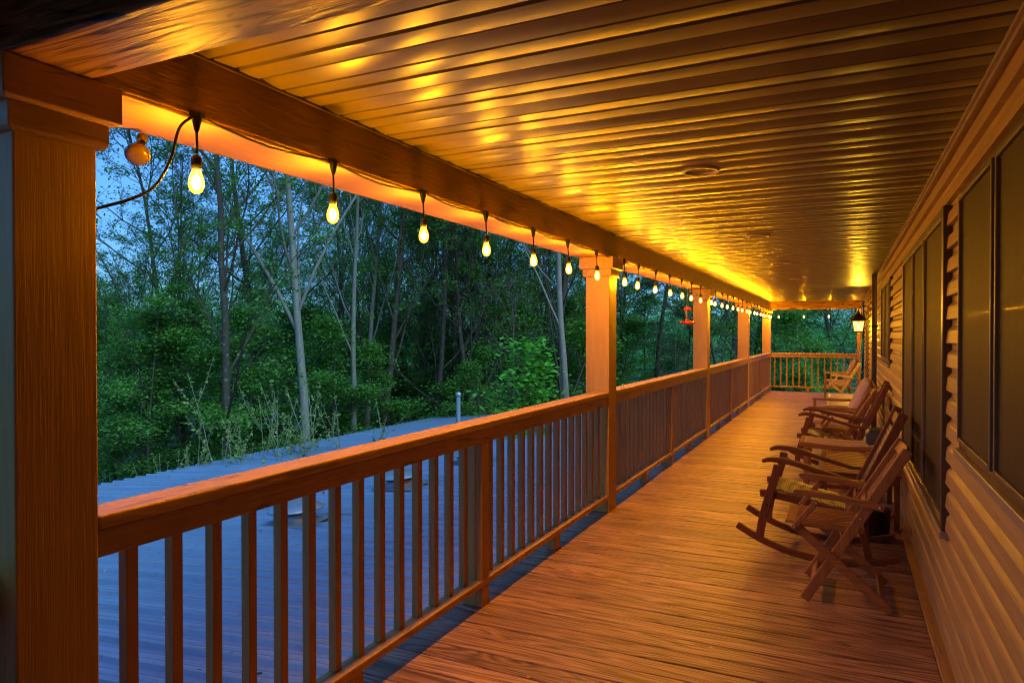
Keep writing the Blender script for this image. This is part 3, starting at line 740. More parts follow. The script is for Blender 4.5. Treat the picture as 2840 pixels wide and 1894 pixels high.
# ------------------------------------------------------------------ cane rocking chair
def rocker():
    t = empty('rocking_chair', (0, 0, 0)); D = M_dark
    W = .285
    for s in (-1, 1):
        y = s * W
        b = MB(); ribbon(b, [(-.700, .200), (-.56, .125), (-.40, .066), (-.25, .034), (-.10, .024), (.05, .030), (.20, .053), (.335, .090)], .046, y - .015, y + .015, 34); b.build('runner', D[0], t, bevel=.005, seg=2)
        b = MB(); ribbon(b, [(-.545, .125), (-.525, .26), (-.485, .42), (-.445, .56), (-.425, .652)], .056, y - .0135, y + .0135, 16); b.build('front_leg', D[2], t, bevel=.005, seg=2)
        b = MB(); ribbon(b, [(.115, .045), (.10, .20), (.075, .34), (.055, .45)], .05, y - .030, y - .006 if s > 0 else y + .030, 10) if False else ribbon(b, [(.150, .062), (.120, .20), (.085, .34), (.075, .43)], .046, y - .012, y + .012, 10)
        b.build('rear_leg', D[2], t, bevel=.005, seg=2)
        yb = s * (W - .030)
        b = MB(); ribbon(b, [(.028, .335), (.095, .47), (.19, .68), (.275, .87), (.350, 1.045)], .058, yb - .012, yb + .012, 20); b.build('back_post', D[2], t, bevel=.006, seg=2)
        b = MB(); ribbon(b, [(-.530, .672), (-.485, .688), (-.42, .688), (-.33, .675), (-.15, .628), (.02, .583), (.09, .575), (.175, .572)], .03, y - .028, y + .028, 36, ws=lambda u: .026 + .012 * math.sin(math.pi * min(1, u * 1.4)) if u < .72 else .026); b.build('armrest', D[0], t, bevel=.009, seg=3)
        ys = s * (W - .030)
        b = MB(); ribbon(b, [(-.548, .436), (-.50, .438), (-.33, .413), (-.15, .368), (0, .343), (.085, .340)], .052, ys - .013, ys + .013, 24); b.build('seat_rail', D[0], t, bevel=.012, seg=3)
        b = MB(); b.tube([(-.497, s * (W + .013), .365), (-.497, s * (W + .015), .365)], .009, 10); b.build('bolt', M_blackp, t)
    # cane seat and back, a little sagging between the rails
    def sheet(ctrl, hw, sag, name, th=.010):
        pts = curve_pts([(a, 0, b) for a, b in ctrl], 18); k = len(pts); vs = []; n = 9
        for i, p in enumerate(pts):
            dd = (pts[min(i + 1, k - 1)] - pts[max(i - 1, 0)]).normalized(); nn = Vector((-dd.z, 0, dd.x))
            for j in range(n):
                u = j / (n - 1) * 2 - 1; q = p - nn * sag * (1 - u * u); vs.append((q.x, u * hw, q.z))
            for j in range(n):
                u = j / (n - 1) * 2 - 1; q = p - nn * (sag * (1 - u * u) + th); vs.append((q.x, u * hw, q.z))
        fs = []
        for i in range(k - 1):
            for j in range(n - 1):
                a = i * 2 * n + j; fs.append((a, a + 1, a + 2 * n + 1, a + 2 * n)); a += n; fs.append((a + 1, a, a + 2 * n, a + 2 * n + 1))
            a = i * 2 * n; fs.append((a, a + 2 * n, a + 3 * n, a + n)); a += n - 1; fs.append((a, a + n, a + 3 * n, a + 2 * n))
        m = MB(); m.add(vs, fs, True); return m.build(name, M_cane, t)
    sheet([(-.475, .478), (-.33, .447), (-.15, .402), (.01, .376)], W - .046, .010, 'cane_seat')
    sheet([(.082, .440), (.17, .640), (.245, .815), (.292, .925)], W - .043, .010, 'cane_back')
    b = MB(); b.bar((.322, -(W - .043), .985), (.322, (W - .043), .985), .020, .075, side=(.36, 0, .93)); b.build('crest_rail', D[1], t, bevel=.008, seg=2)
    b = MB(); b.bar((.070, -(W - .043), .415), (.070, (W - .043), .415), .02, .04, side=(.36, 0, .93)); b.build('lower_back_rail', D[1], t, bevel=.004)
    b = MB(); b.bar((-.49, -(W - .045), .445), (-.49, (W - .045), .445), .022, .04, side=(1, 0, 0)); b.build('seat_front_rail', D[1], t, bevel=.005)
    b = MB(); b.bar((-.515, -(W - .014), .25), (-.515, (W - .014), .25), .02, .035, side=(0, 0, 1)); b.build('stretcher', D[1], t, bevel=.003)
    b = MB(); b.bar((.11, -(W - .013), .22), (.11, (W - .013), .22), .02, .035, side=(0, 0, 1)); b.build('stretcher', D[1], t, bevel=.003)
    return t
rk = rocker(); rk.location = (0, 5.49, 0); tag(rk, 'nearer cane rocking chair, dark wood, just behind the nearest folding chair', 'rocking chair')
c = copy_tree(rk); c.location = (.070, 8.62, 0); c.rotation_euler[2] = -.03; tag(c, 'farther cane rocking chair behind the woven bench, back against the siding', 'rocking chair')

# ------------------------------------------------------------------ slatted coffee table, pot, woven bench, dark box
def slat_table(name, x0, x1, y0, y1, z, nsl, mat, leg, label, shelf=True):
    cx, cy = (x0 + x1) / 2, (y0 + y1) / 2; hx, hy = (x1 - x0) / 2, (y1 - y0) / 2
    t = empty(name, (cx, cy, 0), label, 'table')
    m = MB(); e = .045
    m.box(-hx, -hx + e, -hy, hy, z - .02, z); m.build('end_board', leg, t, bevel=.004)
    m = MB(); m.box(hx - e, hx, -hy, hy, z - .02, z); m.build('end_board', leg, t, bevel=.004)
    pitch = 2 * hy / nsl
    for k in range(nsl):
        y = -hy + (k + .5) * pitch; g = pitch * .16
        m = MB(); m.box(-hx + e + .001, hx - e - .001, y - pitch / 2 + g, y + pitch / 2 - g, z - .018, z - .001); m.build('slat', mat, t, bevel=.003)
    for s in (-1, 1): m = MB(); m.box(-hx + .02, hx - .02, s * (hy - .035) - .011, s * (hy - .035) + .011, z - .085, z - .021); m.build('apron', leg, t, bevel=.003)
    for sx in (-1, 1):
        for sy in (-1, 1):
            m = MB(); m.box(sx * (hx - .03) - .02, sx * (hx - .03) + .02, sy * (hy - .07) - .02, sy * (hy - .07) + .02, 0, z - .021); m.build('leg', leg, t, bevel=.003)
    if shelf:
        for s in (-1, 1): m = MB(); m.box(-hx + .051, hx - .051, s * (hy - .07) - .01, s * (hy - .07) + .01, .10, .135); m.build('stretcher', leg, t, bevel=.003)
    return t
slat_table('coffee_table', -.205, .405, 6.22, 7.36, .455, 13, M_dark[0] if False else M_teak[0], M_dark[1], 'long reddish slatted table between the nearer rocking chair and the bench')
slat_table('side_table', -.285, .19, 13.45, 14.55, .452, 5, M_pale, M_pale, 'brightly lit pale slatted table, the farther of two')
slat_table('side_table', -.272, .16, 12.15, 12.95, .440, 4, M_pale, M_pale, 'brightly lit pale slatted table, the nearer of two beside the loveseat')
t = empty('pot', (.225, 5.98, 0), 'black round lidded pot on the deck behind the nearest chairs', 'pot')
m = MB(); m.lathe([(.0005, 0), (.078, 0), (.084, .01), (.094, .215), (.099, .218), (.099, .232), (.090, .235)], n=32); m.build('body', M_iron, t)
m = MB(); m.lathe([(.0895, .228), (.0895, .242), (.06, .252), (.0005, .256)], n=32); m.build('lid', M_blackp, t)
def bench():
    t = empty('woven_bench', (-.02, 7.92, 0), 'low wooden bench with a sagging woven rush seat', 'bench')
    hx, hy = .40, .245
    for s in (-1, 1):
        m = MB(); ribbon(m, [(-hx, .452), (-.2, .436), (0, .428), (.2, .436), (hx, .452)], .05, s * hy - .02, s * hy + .02, 16); m.build('side_rail', M_teak[0], t, bevel=.01, seg=2)
    for s in (-1, 1):
        m = MB(); m.bar((s * (hx - .02), -hy + .021, .455), (s * (hx - .02), hy - .021, .455), .04, .05, side=(1, 0, 0)); m.build('end_rail', M_teak[1], t, bevel=.01, seg=2)
        for q in (-1, 1):
            m = MB(); m.box(s * .335 - .025, s * .335 + .025, q * (hy - .002) - .022, q * (hy - .002) + .018, 0, .425); m.build('leg', M_teak[2], t, bevel=.005)
    m = MB(); vs = []; fs = []; nx, ny = 61, 25
    for i in range(nx):
        for j in range(ny):
            u = i / (nx - 1) * 2 - 1; v = j / (ny - 1) * 2 - 1
            vs.append((u * (hx - .045), v * (hy - .005), .476 - .022 * (1 - u * u) + .004 * math.sin(i * 1.05) * math.sin(j * 1.05) - .012 * max(0, abs(v) - .92) / .08))
    for i in range(nx - 1):
        for j in range(ny - 1): a = i * ny + j; fs.append((a, a + ny, a + ny + 1, a + 1))
    m.add(vs, fs, True); o = m.build('woven_seat', M_rush, t); sd = o.modifiers.new('thick', 'SOLIDIFY'); sd.thickness = .012; sd.offset = -1
    for q in (-1, 1):
        m = MB(); m.bar((-.31, q * (hy - .002), .12), (.31, q * (hy - .002), .12), .03, .018); m.build('stretcher', M_teak[0], t, bevel=.003)
bench()
t = empty('storage_box', (.27, 7.92, .474), 'small dark blue-grey box with chamfered corners on the end of the woven bench', 'box')
m = MB(); m.prism([(-.075, .0), (.075, .0), (.085, .02), (.085, .10), (.06, .13), (-.05, .13), (-.082, .10), (-.082, .02)], -.14, .14); m.build('body', M_darkbox, t, bevel=.012, seg=3)
m = MB(); m.prism([(-.052, .1305), (.062, .1305), (.06, .140), (-.05, .140)], -.135, .135); m.build('lid', M_darkbox, t, bevel=.004)

# ------------------------------------------------------------------ cushioned seats with square arms
def cushion(name, parent, c, hx, hy, hz, rot, puff=.35, seam=True):
    m = MB(); nx, ny = 12, 14; vs = []; fs = []
    def idx(i, j, s): return (i * (ny + 1) + j) * 2 + s
    for i in range(nx + 1):
        for j in range(ny + 1):
            u = i / nx * 2 - 1; v = j / ny * 2 - 1
            e = max(0, 1 - max(abs(u), abs(v)) ** 6) ** .5
            k = (1 - .35 * u * u) * (1 - .35 * v * v) * (1 if e > 0 else 1)
            if seam: k *= 1 - .28 * math.exp(-(v / .10) ** 2) - .0
            z = hz * (.30 + .70 * e) * (.65 + .35 * k) if e > 0 else hz * .22
            rx = hx * (1 - .05 * v * v); ry = hy * (1 - .05 * u * u)
            vs += [(u * rx, v * ry, z), (u * rx, v * ry, -z * .8)]
    for i in range(nx):
        for j in range(ny):
            fs.append((idx(i, j, 0), idx(i + 1, j, 0), idx(i + 1, j + 1, 0), idx(i, j + 1, 0))); fs.append((idx(i, j, 1), idx(i, j + 1, 1), idx(i + 1, j + 1, 1), idx(i + 1, j, 1)))
    for i in range(nx):
        fs.append((idx(i, 0, 0), idx(i, 0, 1), idx(i + 1, 0, 1), idx(i + 1, 0, 0))); fs.append((idx(i, ny, 0), idx(i + 1, ny, 0), idx(i + 1, ny, 1), idx(i, ny, 1)))
    for j in range(ny):
        fs.append((idx(0, j, 0), idx(0, j + 1, 0), idx(0, j + 1, 1), idx(0, j, 1))); fs.append((idx(nx, j, 0), idx(nx, j, 1), idx(nx, j + 1, 1), idx(nx, j + 1, 0)))
    m.add(vs, fs, True); o = m.build(name, M_cush, parent, subsurf=1); o.location = c; o.rotation_euler = (0, rot, 0); return o
def sofa(name, cy, W, ncush, label, cat, x=0.0, woodset=None):
    T = woodset or M_teak
    t = empty(name, (x, cy, 0), label, cat); h = W / 2
    for s in (-1, 1):
        m = MB(); m.box(-.42, -.38, s * h - .02, s * h + .02, 0, .615); m.build('front_leg', T[2], t, bevel=.003)
        m = MB(); m.box(-.43, .17, s * h - .025, s * h + .025, .6155, .640); m.build('armrest', T[0], t, bevel=.003)
        m = MB(); m.bar((.095, s * (h - .025), .30), (.355, s * (h - .025), .93), .05, .022); m.bar((.105, s * (h - .025), .32), (.20, s * (h - .025), .0), .045, .022); m.build('back_leg', T[2], t, bevel=.004)
        m = MB(); m.box(-.38, .12, s * h - .012, s * h + .012, .30, .36); m.build('side_rail', T[0], t, bevel=.003)
    m = MB(); m.box(-.41, -.385, -h + .021, h - .021, .30, .36); m.build('front_rail', T[1], t, bevel=.003)
    m = MB(); m.bar((.335, -h + .0365, .885), (.335, h - .0365, .885), .02, .06, side=(.38, 0, .92)); m.build('crest_rail', T[1], t, bevel=.004)
    nsl = max(4, int(W / .11))
    for k in range(nsl):
        y = -h + .09 + (W - .18) * k / (nsl - 1); m = MB(); m.bar((.12, y, .36), (.325, y, .86), .012, .035); m.build('back_slat', T[2], t, bevel=.002)
    m = MB(); m.box(-.38, .13, -h + .021, h - .021, .335, .352); m.build('seat_board', T[0], t)
    cw = (W - .06) / ncush
    for k in range(ncush):
        y = -h + .03 + cw * (k + .5)
        cushion('seat_cushion', t, (-.15, y, .405), .285, cw / 2 - .004, .058, R(3), seam=False)
        cushion('back_cushion', t, (.175, y, .70), .295, cw / 2 - .006, .075, R(-67.5))
    return t
sofa('loveseat', 10.42, 1.30, 2, 'wooden loveseat with two tufted dusty-pink cushions against the wall', 'loveseat')
sofa('cushioned_armchair', 18.95, .60, 1, 'square-armed chair with a tan cushion at the far end of the porch', 'chair', x=-.05, woodset={0: M_pale, 1: M_pale, 2: M_teak[2]})  # pale arms and rails paint in the lantern's brightness

# ------------------------------------------------------------------ lower building with a ribbed metal roof
def lower():
    t = empty('lower_building', (-7.3, 8, -4), 'lower building with a ribbed blue-grey metal roof below the railing', 'building')
    S = .094; P = .2286; X0, X1, Y0, Y1 = -2.30, -12.35, -6.0, 19.45
    unit = [(0, 0), (.010, .030), (.030, .030), (.040, 0), (.095, 0), (.103, .0035), (.113, .0035), (.121, 0), (.157, 0), (.165, .0035), (.175, .0035), (.183, 0)]
    rows = []; y = Y0
    while y < Y1:
        for a, z in unit: rows.append((y + a * P / .2286, z))
        y += P
    vs = []
    xs = [X0, -4.8, -7.3, -9.8, X1]
    for yy, z in rows:
        for x in xs: vs.append((x, yy, -.03 + S * x + z))
    n = len(xs)
    fs = [(j * n + i, j * n + i + 1, (j + 1) * n + i + 1, (j + 1) * n + i) for j in range(len(rows) - 1) for i in range(n - 1)]
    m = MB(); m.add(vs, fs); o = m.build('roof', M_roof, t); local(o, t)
    sd = o.modifiers.new('thick', 'SOLIDIFY'); sd.thickness = .004; sd.offset = -1
    m = MB(); zz = lambda x: -.03 + S * x
    for yy in (Y0 + .02, Y1 - .06):
        m.add([(X0, yy, zz(X0) - .12), (X1, yy, zz(X1) - .12), (X1, yy, zz(X1) - .012), (X0, yy, zz(X0) - .012), (X0, yy + .03, zz(X0) - .12), (X1, yy + .03, zz(X1) - .12), (X1, yy + .03, zz(X1) - .012), (X0, yy + .03, zz(X0) - .012)],
              [(0, 3, 2, 1), (4, 5, 6, 7), (0, 1, 5, 4), (1, 2, 6, 5), (2, 3, 7, 6), (3, 0, 4, 7)])
    m.box(X1 + .02, X1 + .05, Y0 + .06, Y1 - .07, zz(X1) - .13, zz(X1) - .012); local(m.build('fascia', M_galv, t), t)
    m = MB(); m.box(-12.0, -2.4, Y0 + .3, Y1 - .4, -6, -1.6)
    m.add([(-12.0, Y0 + .3, -1.6), (-2.4, Y0 + .3, -1.6), (-2.4, Y1 - .4, -1.6), (-12.0, Y1 - .4, -1.6), (-12.0, Y0 + .3, zz(-12) - .05), (-2.4, Y0 + .3, zz(-2.4) - .05), (-2.4, Y1 - .4, zz(-2.4) - .05), (-12.0, Y1 - .4, zz(-12) - .05)], [(0, 1, 5, 4), (1, 2, 6, 5), (2, 3, 7, 6), (3, 0, 4, 7), (4, 5, 6, 7)])
    local(m.build('wall', M_wallint, t), t)
    m = MB(); rs = random.Random(2)
    for i in range(5):
        x = -3.3 - i * 2.1
        yy = Y0 + .068
        while yy < Y1 - .1:
            m.lathe([(.013, 0), (.013, .004), (.008, .009), (.0005, .010)], c=(x, yy, zz(x) + .001), n=7); yy += P
    local(m.build('screws', M_blackp, t), t)['kind'] = 'stuff'
    for y, l_ in ((5.95, 'nearest mushroom vent'), (7.95, 'middle mushroom vent'), (9.9, 'farthest mushroom vent')):
        z = zz(-5.55); v = empty('roof_vent', (-5.55, y, z), l_ + ' of three on the blue metal roof', 'roof vent', 'mushroom vents on the metal roof')
        v.rotation_euler = (0, -math.atan(S), 0)
        m = MB(); 
        pr = [(-.30, -.26, .0), (.34, -.30, .0), (.30, .27, .0), (-.38, .24, .0)]
        m.add([(a, b, .024) for a, b, c_ in pr] + [(a, b, .032) for a, b, c_ in pr], [(3, 2, 1, 0), (4, 5, 6, 7), (0, 1, 5, 4), (1, 2, 6, 5), (2, 3, 7, 6), (3, 0, 4, 7)])
        m.build('flashing', M_galv, v)
        m = MB(); m.lathe([(.22, .030), (.185, .05), (.18, .15), (.19, .155)], n=32); m.build('collar', M_galv, v)
        m = MB(); m.lathe([(.20, .120), (.205, .165), (.20, .17)], n=40); m.build('bird_screen', M_blackp, v)
        m = MB(); m.lathe([(.285, .170), (.308, .155), (.312, .163), (.295, .184), (.245, .214), (.165, .238), (.08, .248), (.0005, .251)], n=40); m.build('dome', M_galv, v)
    t2 = empty('vent_pipe', (-9.24, 15.9, zz(-9.24)), 'slim grey metal flue pipe with a cap standing on the far roof', 'pipe')
    m = MB(); m.lathe([(.11, .01), (.07, .06), (.062, .10), (.060, .83)], n=20); m.build('pipe', M_galv, t2)
    m = MB(); m.lathe([(.062, .83), (.078, .835), (.080, .90), (.076, .905), (.078, .93), (.05, .945), (.0005, .95)], n=20); m.build('cap', M_galv, t2)
lower()

# ------------------------------------------------------------------ trees
def fast_mesh(name, V, F, mat, smooth=False):
    me = bpy.data.meshes.new(name); V = np.asarray(V, dtype=np.float32); F = np.asarray(F, dtype=np.int32)
    me.vertices.add(len(V)); me.vertices.foreach_set('co', V.ravel()); k = F.shape[1]
    me.loops.add(F.size); me.loops.foreach_set('vertex_index', F.ravel()); me.polygons.add(len(F))
    me.polygons.foreach_set('loop_start', np.arange(0, F.size, k, dtype=np.int32)); me.polygons.foreach_set('loop_total', np.full(len(F), k, dtype=np.int32))
    if smooth: me.polygons.foreach_set('use_smooth', np.ones(len(F), dtype=bool))
    me.materials.append(mat); me.update(calc_edges=True); me.validate(); return me
def leaves(C, size, mat, name, flat=.55, asp=.6, rs=None):
    # one pointed, slightly folded leaf (two triangles-worth of quad) at each centre
    rs = rs or rng; C = np.asarray(C); n = len(C)
    N = rs.normal(size=(n, 3)); N[:, 2] = np.abs(N[:, 2]) + flat * 2; N /= np.linalg.norm(N, axis=1)[:, None]
    A = rs.normal(size=(n, 3)); A -= (A * N).sum(1)[:, None] * N; A /= np.linalg.norm(A, axis=1)[:, None]; B = np.cross(N, A)
    s = (size * rs.uniform(.6, 1.35, n))[:, None]
    P = np.stack([C - A * s * .5, C + B * s * asp * .5 - N * s * .06, C + A * s * .55 - N * s * .1, C - B * s * asp * .5 - N * s * .06], 1).reshape(-1, 3)
    F = np.arange(4 * n).reshape(n, 4); return fast_mesh(name, P, F, mat)
class Tree:
    def __init__(s, seed): s.r = np.random.default_rng(seed); s.V = []; s.F = []; s.nv = 0; s.L = []
    def tube(s, P, rad, k):
        P = np.asarray(P); n = len(P); T = np.gradient(P, axis=0); T /= np.linalg.norm(T, axis=1)[:, None] + 1e-9
        a = np.array([1., 0, 0]) if abs(T[0][0]) < .8 else np.array([0, 1., 0]); U = np.cross(T, a); U /= np.linalg.norm(U, axis=1)[:, None] + 1e-9; W = np.cross(T, U)
        th = np.arange(k) * 2 * np.pi / k; ring = (U[:, None, :] * np.cos(th)[None, :, None] + W[:, None, :] * np.sin(th)[None, :, None]) * np.asarray(rad)[:, None, None] + P[:, None, :]
        s.V.append(ring.reshape(-1, 3)); i = np.arange(n - 1)[:, None] * k; j = np.arange(k)[None, :]; j2 = (j + 1) % k
        s.F.append(np.stack([i + j, i + j2, i + k + j2, i + k + j], -1).reshape(-1, 4) + s.nv); s.nv += n * k
    def line(s, p, d, L, n, wob, up):
        P = [np.array(p)]; d = np.array(d) / np.linalg.norm(d)
        for _ in range(n): d = d + s.r.normal(size=3) * wob + np.array([0, 0, up]); d /= np.linalg.norm(d); P.append(P[-1] + d * L / n)
        return np.array(P), d
    def side(s, d, ang):
        a = s.r.normal(size=3); a -= a.dot(d) * d; a /= np.linalg.norm(a); return d * math.cos(ang) + a * math.sin(ang)
def at(P, u):
    x = u * (len(P) - 1); i = min(int(x), len(P) - 2); t = x - i; return P[i] * (1 - t) + P[i + 1] * t, (P[i + 1] - P[i]) / (np.linalg.norm(P[i + 1] - P[i]) + 1e-9)
def tall_tree(seed, H=16, r0=.15, lean=(0, 0), first=.34, nl=13, leaf=.085, nleaf=9000, mat=M_leafA, bk=M_barkD, bare=False, fork=False, spread=1.0, tw=5, wob=.05):
    t = Tree(seed); d = np.array([lean[0], lean[1], 1.0]); P, _ = t.line((0, 0, -.6), d, H, 14, wob, .03)
    u = np.linspace(0, 1, len(P)); t.tube(P, r0 * (1 - .82 * u) * (1 + .35 * np.exp(-u * 18)), 9); C = []
    limbs = []
    for k in range(nl):
        uu = first + (1 - first) * (k + t.r.uniform(-.3, .3)) / nl; uu = min(.98, max(.1, uu)); p, dd = at(P, uu)
        ang = R(t.r.uniform(22, 58)); L = H * t.r.uniform(.22, .36) * (1.15 - .6 * (uu - first) / (1 - first)) * spread
        limbs.append((p, t.side(dd, ang), L, r0 * (1 - .8 * uu) * .36))
    if fork: p, dd = at(P, first - .02); limbs.append((p, np.array([-.55, .1, 1.0]) / 1.15, H * .55, r0 * .36)); limbs.append((p + [0, 0, .6], np.array([.5, .2, 1.0]) / 1.14, H * .45, r0 * .28))
    for p, dd, L, rr in limbs:
        Q, _ = t.line(p, dd, L, 7, .10, .07); t.tube(Q, rr * (1 - .85 * np.linspace(0, 1, len(Q))) + .006, 5)
        for j in range(8):
            q, qd = at(Q, t.r.uniform(.2, 1)); l2 = L * t.r.uniform(.18, .38); S, _ = t.line(q, t.side(qd, R(t.r.uniform(25, 60))), l2, 4, .14, .05)
            t.tube(S, np.linspace(.012, .004, len(S)), 4)
            for _ in range(tw):
                a, ad = at(S, t.r.uniform(.25, 1)); Wt, _ = t.line(a, t.side(ad, R(t.r.uniform(20, 60))), t.r.uniform(.4, .95), 3, .12, .03)
                t.tube(Wt, np.linspace(.007, .003, len(Wt)), 3); C.append(Wt)
    C = np.array(C); per = max(1, nleaf // len(C)); cc = []
    keep = t.r.uniform(size=len(C)) < .8
    for Wt, kf in zip(C, keep):
        if not kf: continue
        uu = t.r.uniform(.1, 1.05, per); idx = np.clip((uu * 3).astype(int), 0, 2); fr = uu * 3 - idx
        cc.append(Wt[idx] * (1 - fr)[:, None] + Wt[np.minimum(idx + 1, 3)] * fr[:, None] + t.r.normal(size=(per, 3)) * [.10, .10, .05])
    cc = np.concatenate(cc)
    tr = fast_mesh('trunk', np.concatenate(t.V), np.concatenate(t.F), bk, True)
    return tr, leaves(cc, leaf, mat, 'crown', rs=t.r)
def layered_tree(seed, H=8, r0=.07, leaf=.085, nleaf=9000, mat=M_leafB, bk=M_barkD, start=.10, spread=.42, needle=False):
    t = Tree(seed); P, _ = t.line((0, 0, -.5), (t.r.uniform(-.08, .08), t.r.uniform(-.08, .08), 1), H, 10, .05, .04)
    u = np.linspace(0, 1, len(P)); t.tube(P, r0 * (1 - .85 * u), 7); C = []
    nl = int(H * 3.2)
    for k in range(nl):
        uu = start + (1 - start) * (k + t.r.uniform(0, 1)) / nl; uu = min(.99, uu); p, dd = at(P, uu); a = t.r.uniform(0, 6.283)
        L = H * spread * (1.12 - uu) ** .75 * t.r.uniform(.6, 1.1); Q, _ = t.line(p, (math.cos(a), math.sin(a), -.15 if needle else .28), L, 6, .07, -.02 if needle else -.02)
        t.tube(Q, np.linspace(.022, .006, len(Q)), 4)
        for j in range(9):
            q, qd = at(Q, t.r.uniform(.15, 1)); s_ = np.cross(qd, [0, 0, 1.]) * t.r.choice([-1, 1]); S, _ = t.line(q, qd * .7 + s_ * .7, L * t.r.uniform(.15, .32), 3, .08, 0)
            t.tube(S, np.linspace(.009, .004, len(S)), 3); C.append(S)
    per = max(1, nleaf // len(C)); cc = []
    for S in C:
        if t.r.uniform() < .15: continue
        uu = t.r.uniform(0, 1.05, per); idx = np.clip((uu * 3).astype(int), 0, 2); fr = uu * 3 - idx
        cc.append(S[idx] * (1 - fr)[:, None] + S[np.minimum(idx + 1, 3)] * fr[:, None] + t.r.normal(size=(per, 3)) * ([.13, .13, .05] if needle else [.24, .24, .12]))
    cc = np.concatenate(cc); tr = fast_mesh('trunk', np.concatenate(t.V), np.concatenate(t.F), bk, True)
    return tr, leaves(cc, leaf, mat, 'crown', flat=1.2 if not needle else .6, asp=.6 if not needle else .18, rs=t.r)
def sapling(seed, H=3.4, n=7):
    t = Tree(seed); C = []
    for k in range(n):
        a = t.r.uniform(0, 6.283); h = H * t.r.uniform(.5, 1); sp = t.r.uniform(.05, .42); P, _ = t.line((math.cos(a) * .05, math.sin(a) * .05, 0), (math.cos(a) * sp, math.sin(a) * sp, 1), h, 8, .05, .04)
        t.tube(P, np.linspace(.013, .003, len(P)), 5); C.append(P)
        for j in range(5):
            q, qd = at(P, t.r.uniform(.3, .9)); S, _ = t.line(q, t.side(qd, R(t.r.uniform(20, 40))), h * t.r.uniform(.15, .3), 5, .05, .06); t.tube(S, np.linspace(.006, .003, len(S)), 4); C.append(S)
    cc = []
    for P in C:
        for _ in range(34): q, _d = at(P, t.r.uniform(.15, 1.0)); cc.append(q + t.r.normal(size=3) * .02)
    return fast_mesh('trunk', np.concatenate(t.V), np.concatenate(t.F), M_barkG, True), leaves(np.array(cc), .055, M_leafE, 'crown', rs=t.r)
def polar(u, D):   # compass bearing from the porch's near end (degrees left of the porch axis), distance
    return (-math.sin(R(u)) * D, math.cos(R(u)) * D)
def plant(kind, name, bear, D, sc_=1.0, rz=0, label=None, group=None, cat='tree', dz=0, tilt=(0, 0)):
    x, y = polar(bear, D); z = ground_h(x, y) + dz
    e = empty(name, (x, y, z), label, cat, group, rz); e.scale = (sc_,) * 3
    e.rotation_euler = (tilt[0], tilt[1], rz)
    a = bpy.data.objects.new('trunk', kind[0]); link(a, e); b = bpy.data.objects.new('crown', kind[1]); link(b, e); return e
LAND = [(215, 'between the nearest column and the first bulb'), (420, 'below the first bulb'), (560, 'between the first and second bulbs'), (720, 'below the second bulb'),
        (860, 'between the second and third bulbs'), (960, 'below the third bulb'), (1050, 'between the third and fourth bulbs'), (1130, 'between the fourth and fifth bulbs'),
        (1230, 'just left of the second column'), (1400, 'just right of the second column'), (1500, 'midway between the second and third columns'), (1585, 'around the third column'), (1650, 'between the third and fourth columns'),
        (1720, 'between the fourth and fifth columns'), (1790, 'beyond the left half of the end railing'), (1870, 'beyond the right half of the end railing')]
RANK = ['nearest', 'second nearest', 'third nearest', 'fourth nearest', 'fifth nearest', 'sixth nearest', 'seventh nearest', 'eighth nearest']
def plant_many(lst, name, what, group):
    # lst: (kind, u, distance, scale, turn)
    bins = {}
    for it in lst:
        b = max(i for i, (u0, _) in enumerate(LAND) if it[1] >= u0 or i == 0); bins.setdefault(b, []).append(it)
    for b, L in bins.items():
        for k, it in enumerate(sorted(L, key=lambda q: q[2])):
            plant(it[0], name, B(it[1]), it[2], it[3], it[4], f'{what}, {RANK[min(k, 7)]} of those {LAND[b][1]}' if len(L) > 1 else f'{what} {LAND[b][1]}', group)
def B(u): return 25.72 + math.degrees(math.atan((1175.5 - u) / 1589))
TA = [tall_tree(100 + i, H=h_, r0=r_ * .85, leaf=.09, nleaf=int(n_ * 1.75), nl=18, first=.24) for i, (h_, r_, n_) in enumerate([(17, .15, 10500), (19, .17, 11500), (15, .12, 9500), (18, .14, 9500)])]
TP = tall_tree(301, H=18, r0=.15, first=.40, nl=10, bk=M_barkP, fork=True, wob=.018, nleaf=13000, leaf=.09)
TG = tall_tree(302, H=17, r0=.13, first=.42, nl=10, bk=M_barkP, wob=.03, nleaf=16000, leaf=.09)
LB = [layered_tree(400 + i, H=h_, leaf=.10, nleaf=int(n_ * 1.6)) for i, (h_, n_) in enumerate([(7.5, 11000), (9.5, 13000), (6, 9000)])]
LM = layered_tree(500, H=6.5, r0=.09, leaf=.15, nleaf=3400, mat=M_leafC, start=.45, spread=.30)
LM2 = layered_tree(501, H=4.2, r0=.05, leaf=.15, nleaf=2000, mat=M_leafC, start=.3, spread=.34)
HD = [layered_tree(600 + i, H=15, r0=.16, leaf=.14, nleaf=22000, mat=M_leafD, start=.18, spread=.30, needle=True) for i in range(2)]
SP = [sapling(700 + i) for i in range(3)]
BARE = tall_tree(800, H=11, r0=.07, first=.12, nl=16, nleaf=1200, leaf=.06, tw=3, spread=.9)
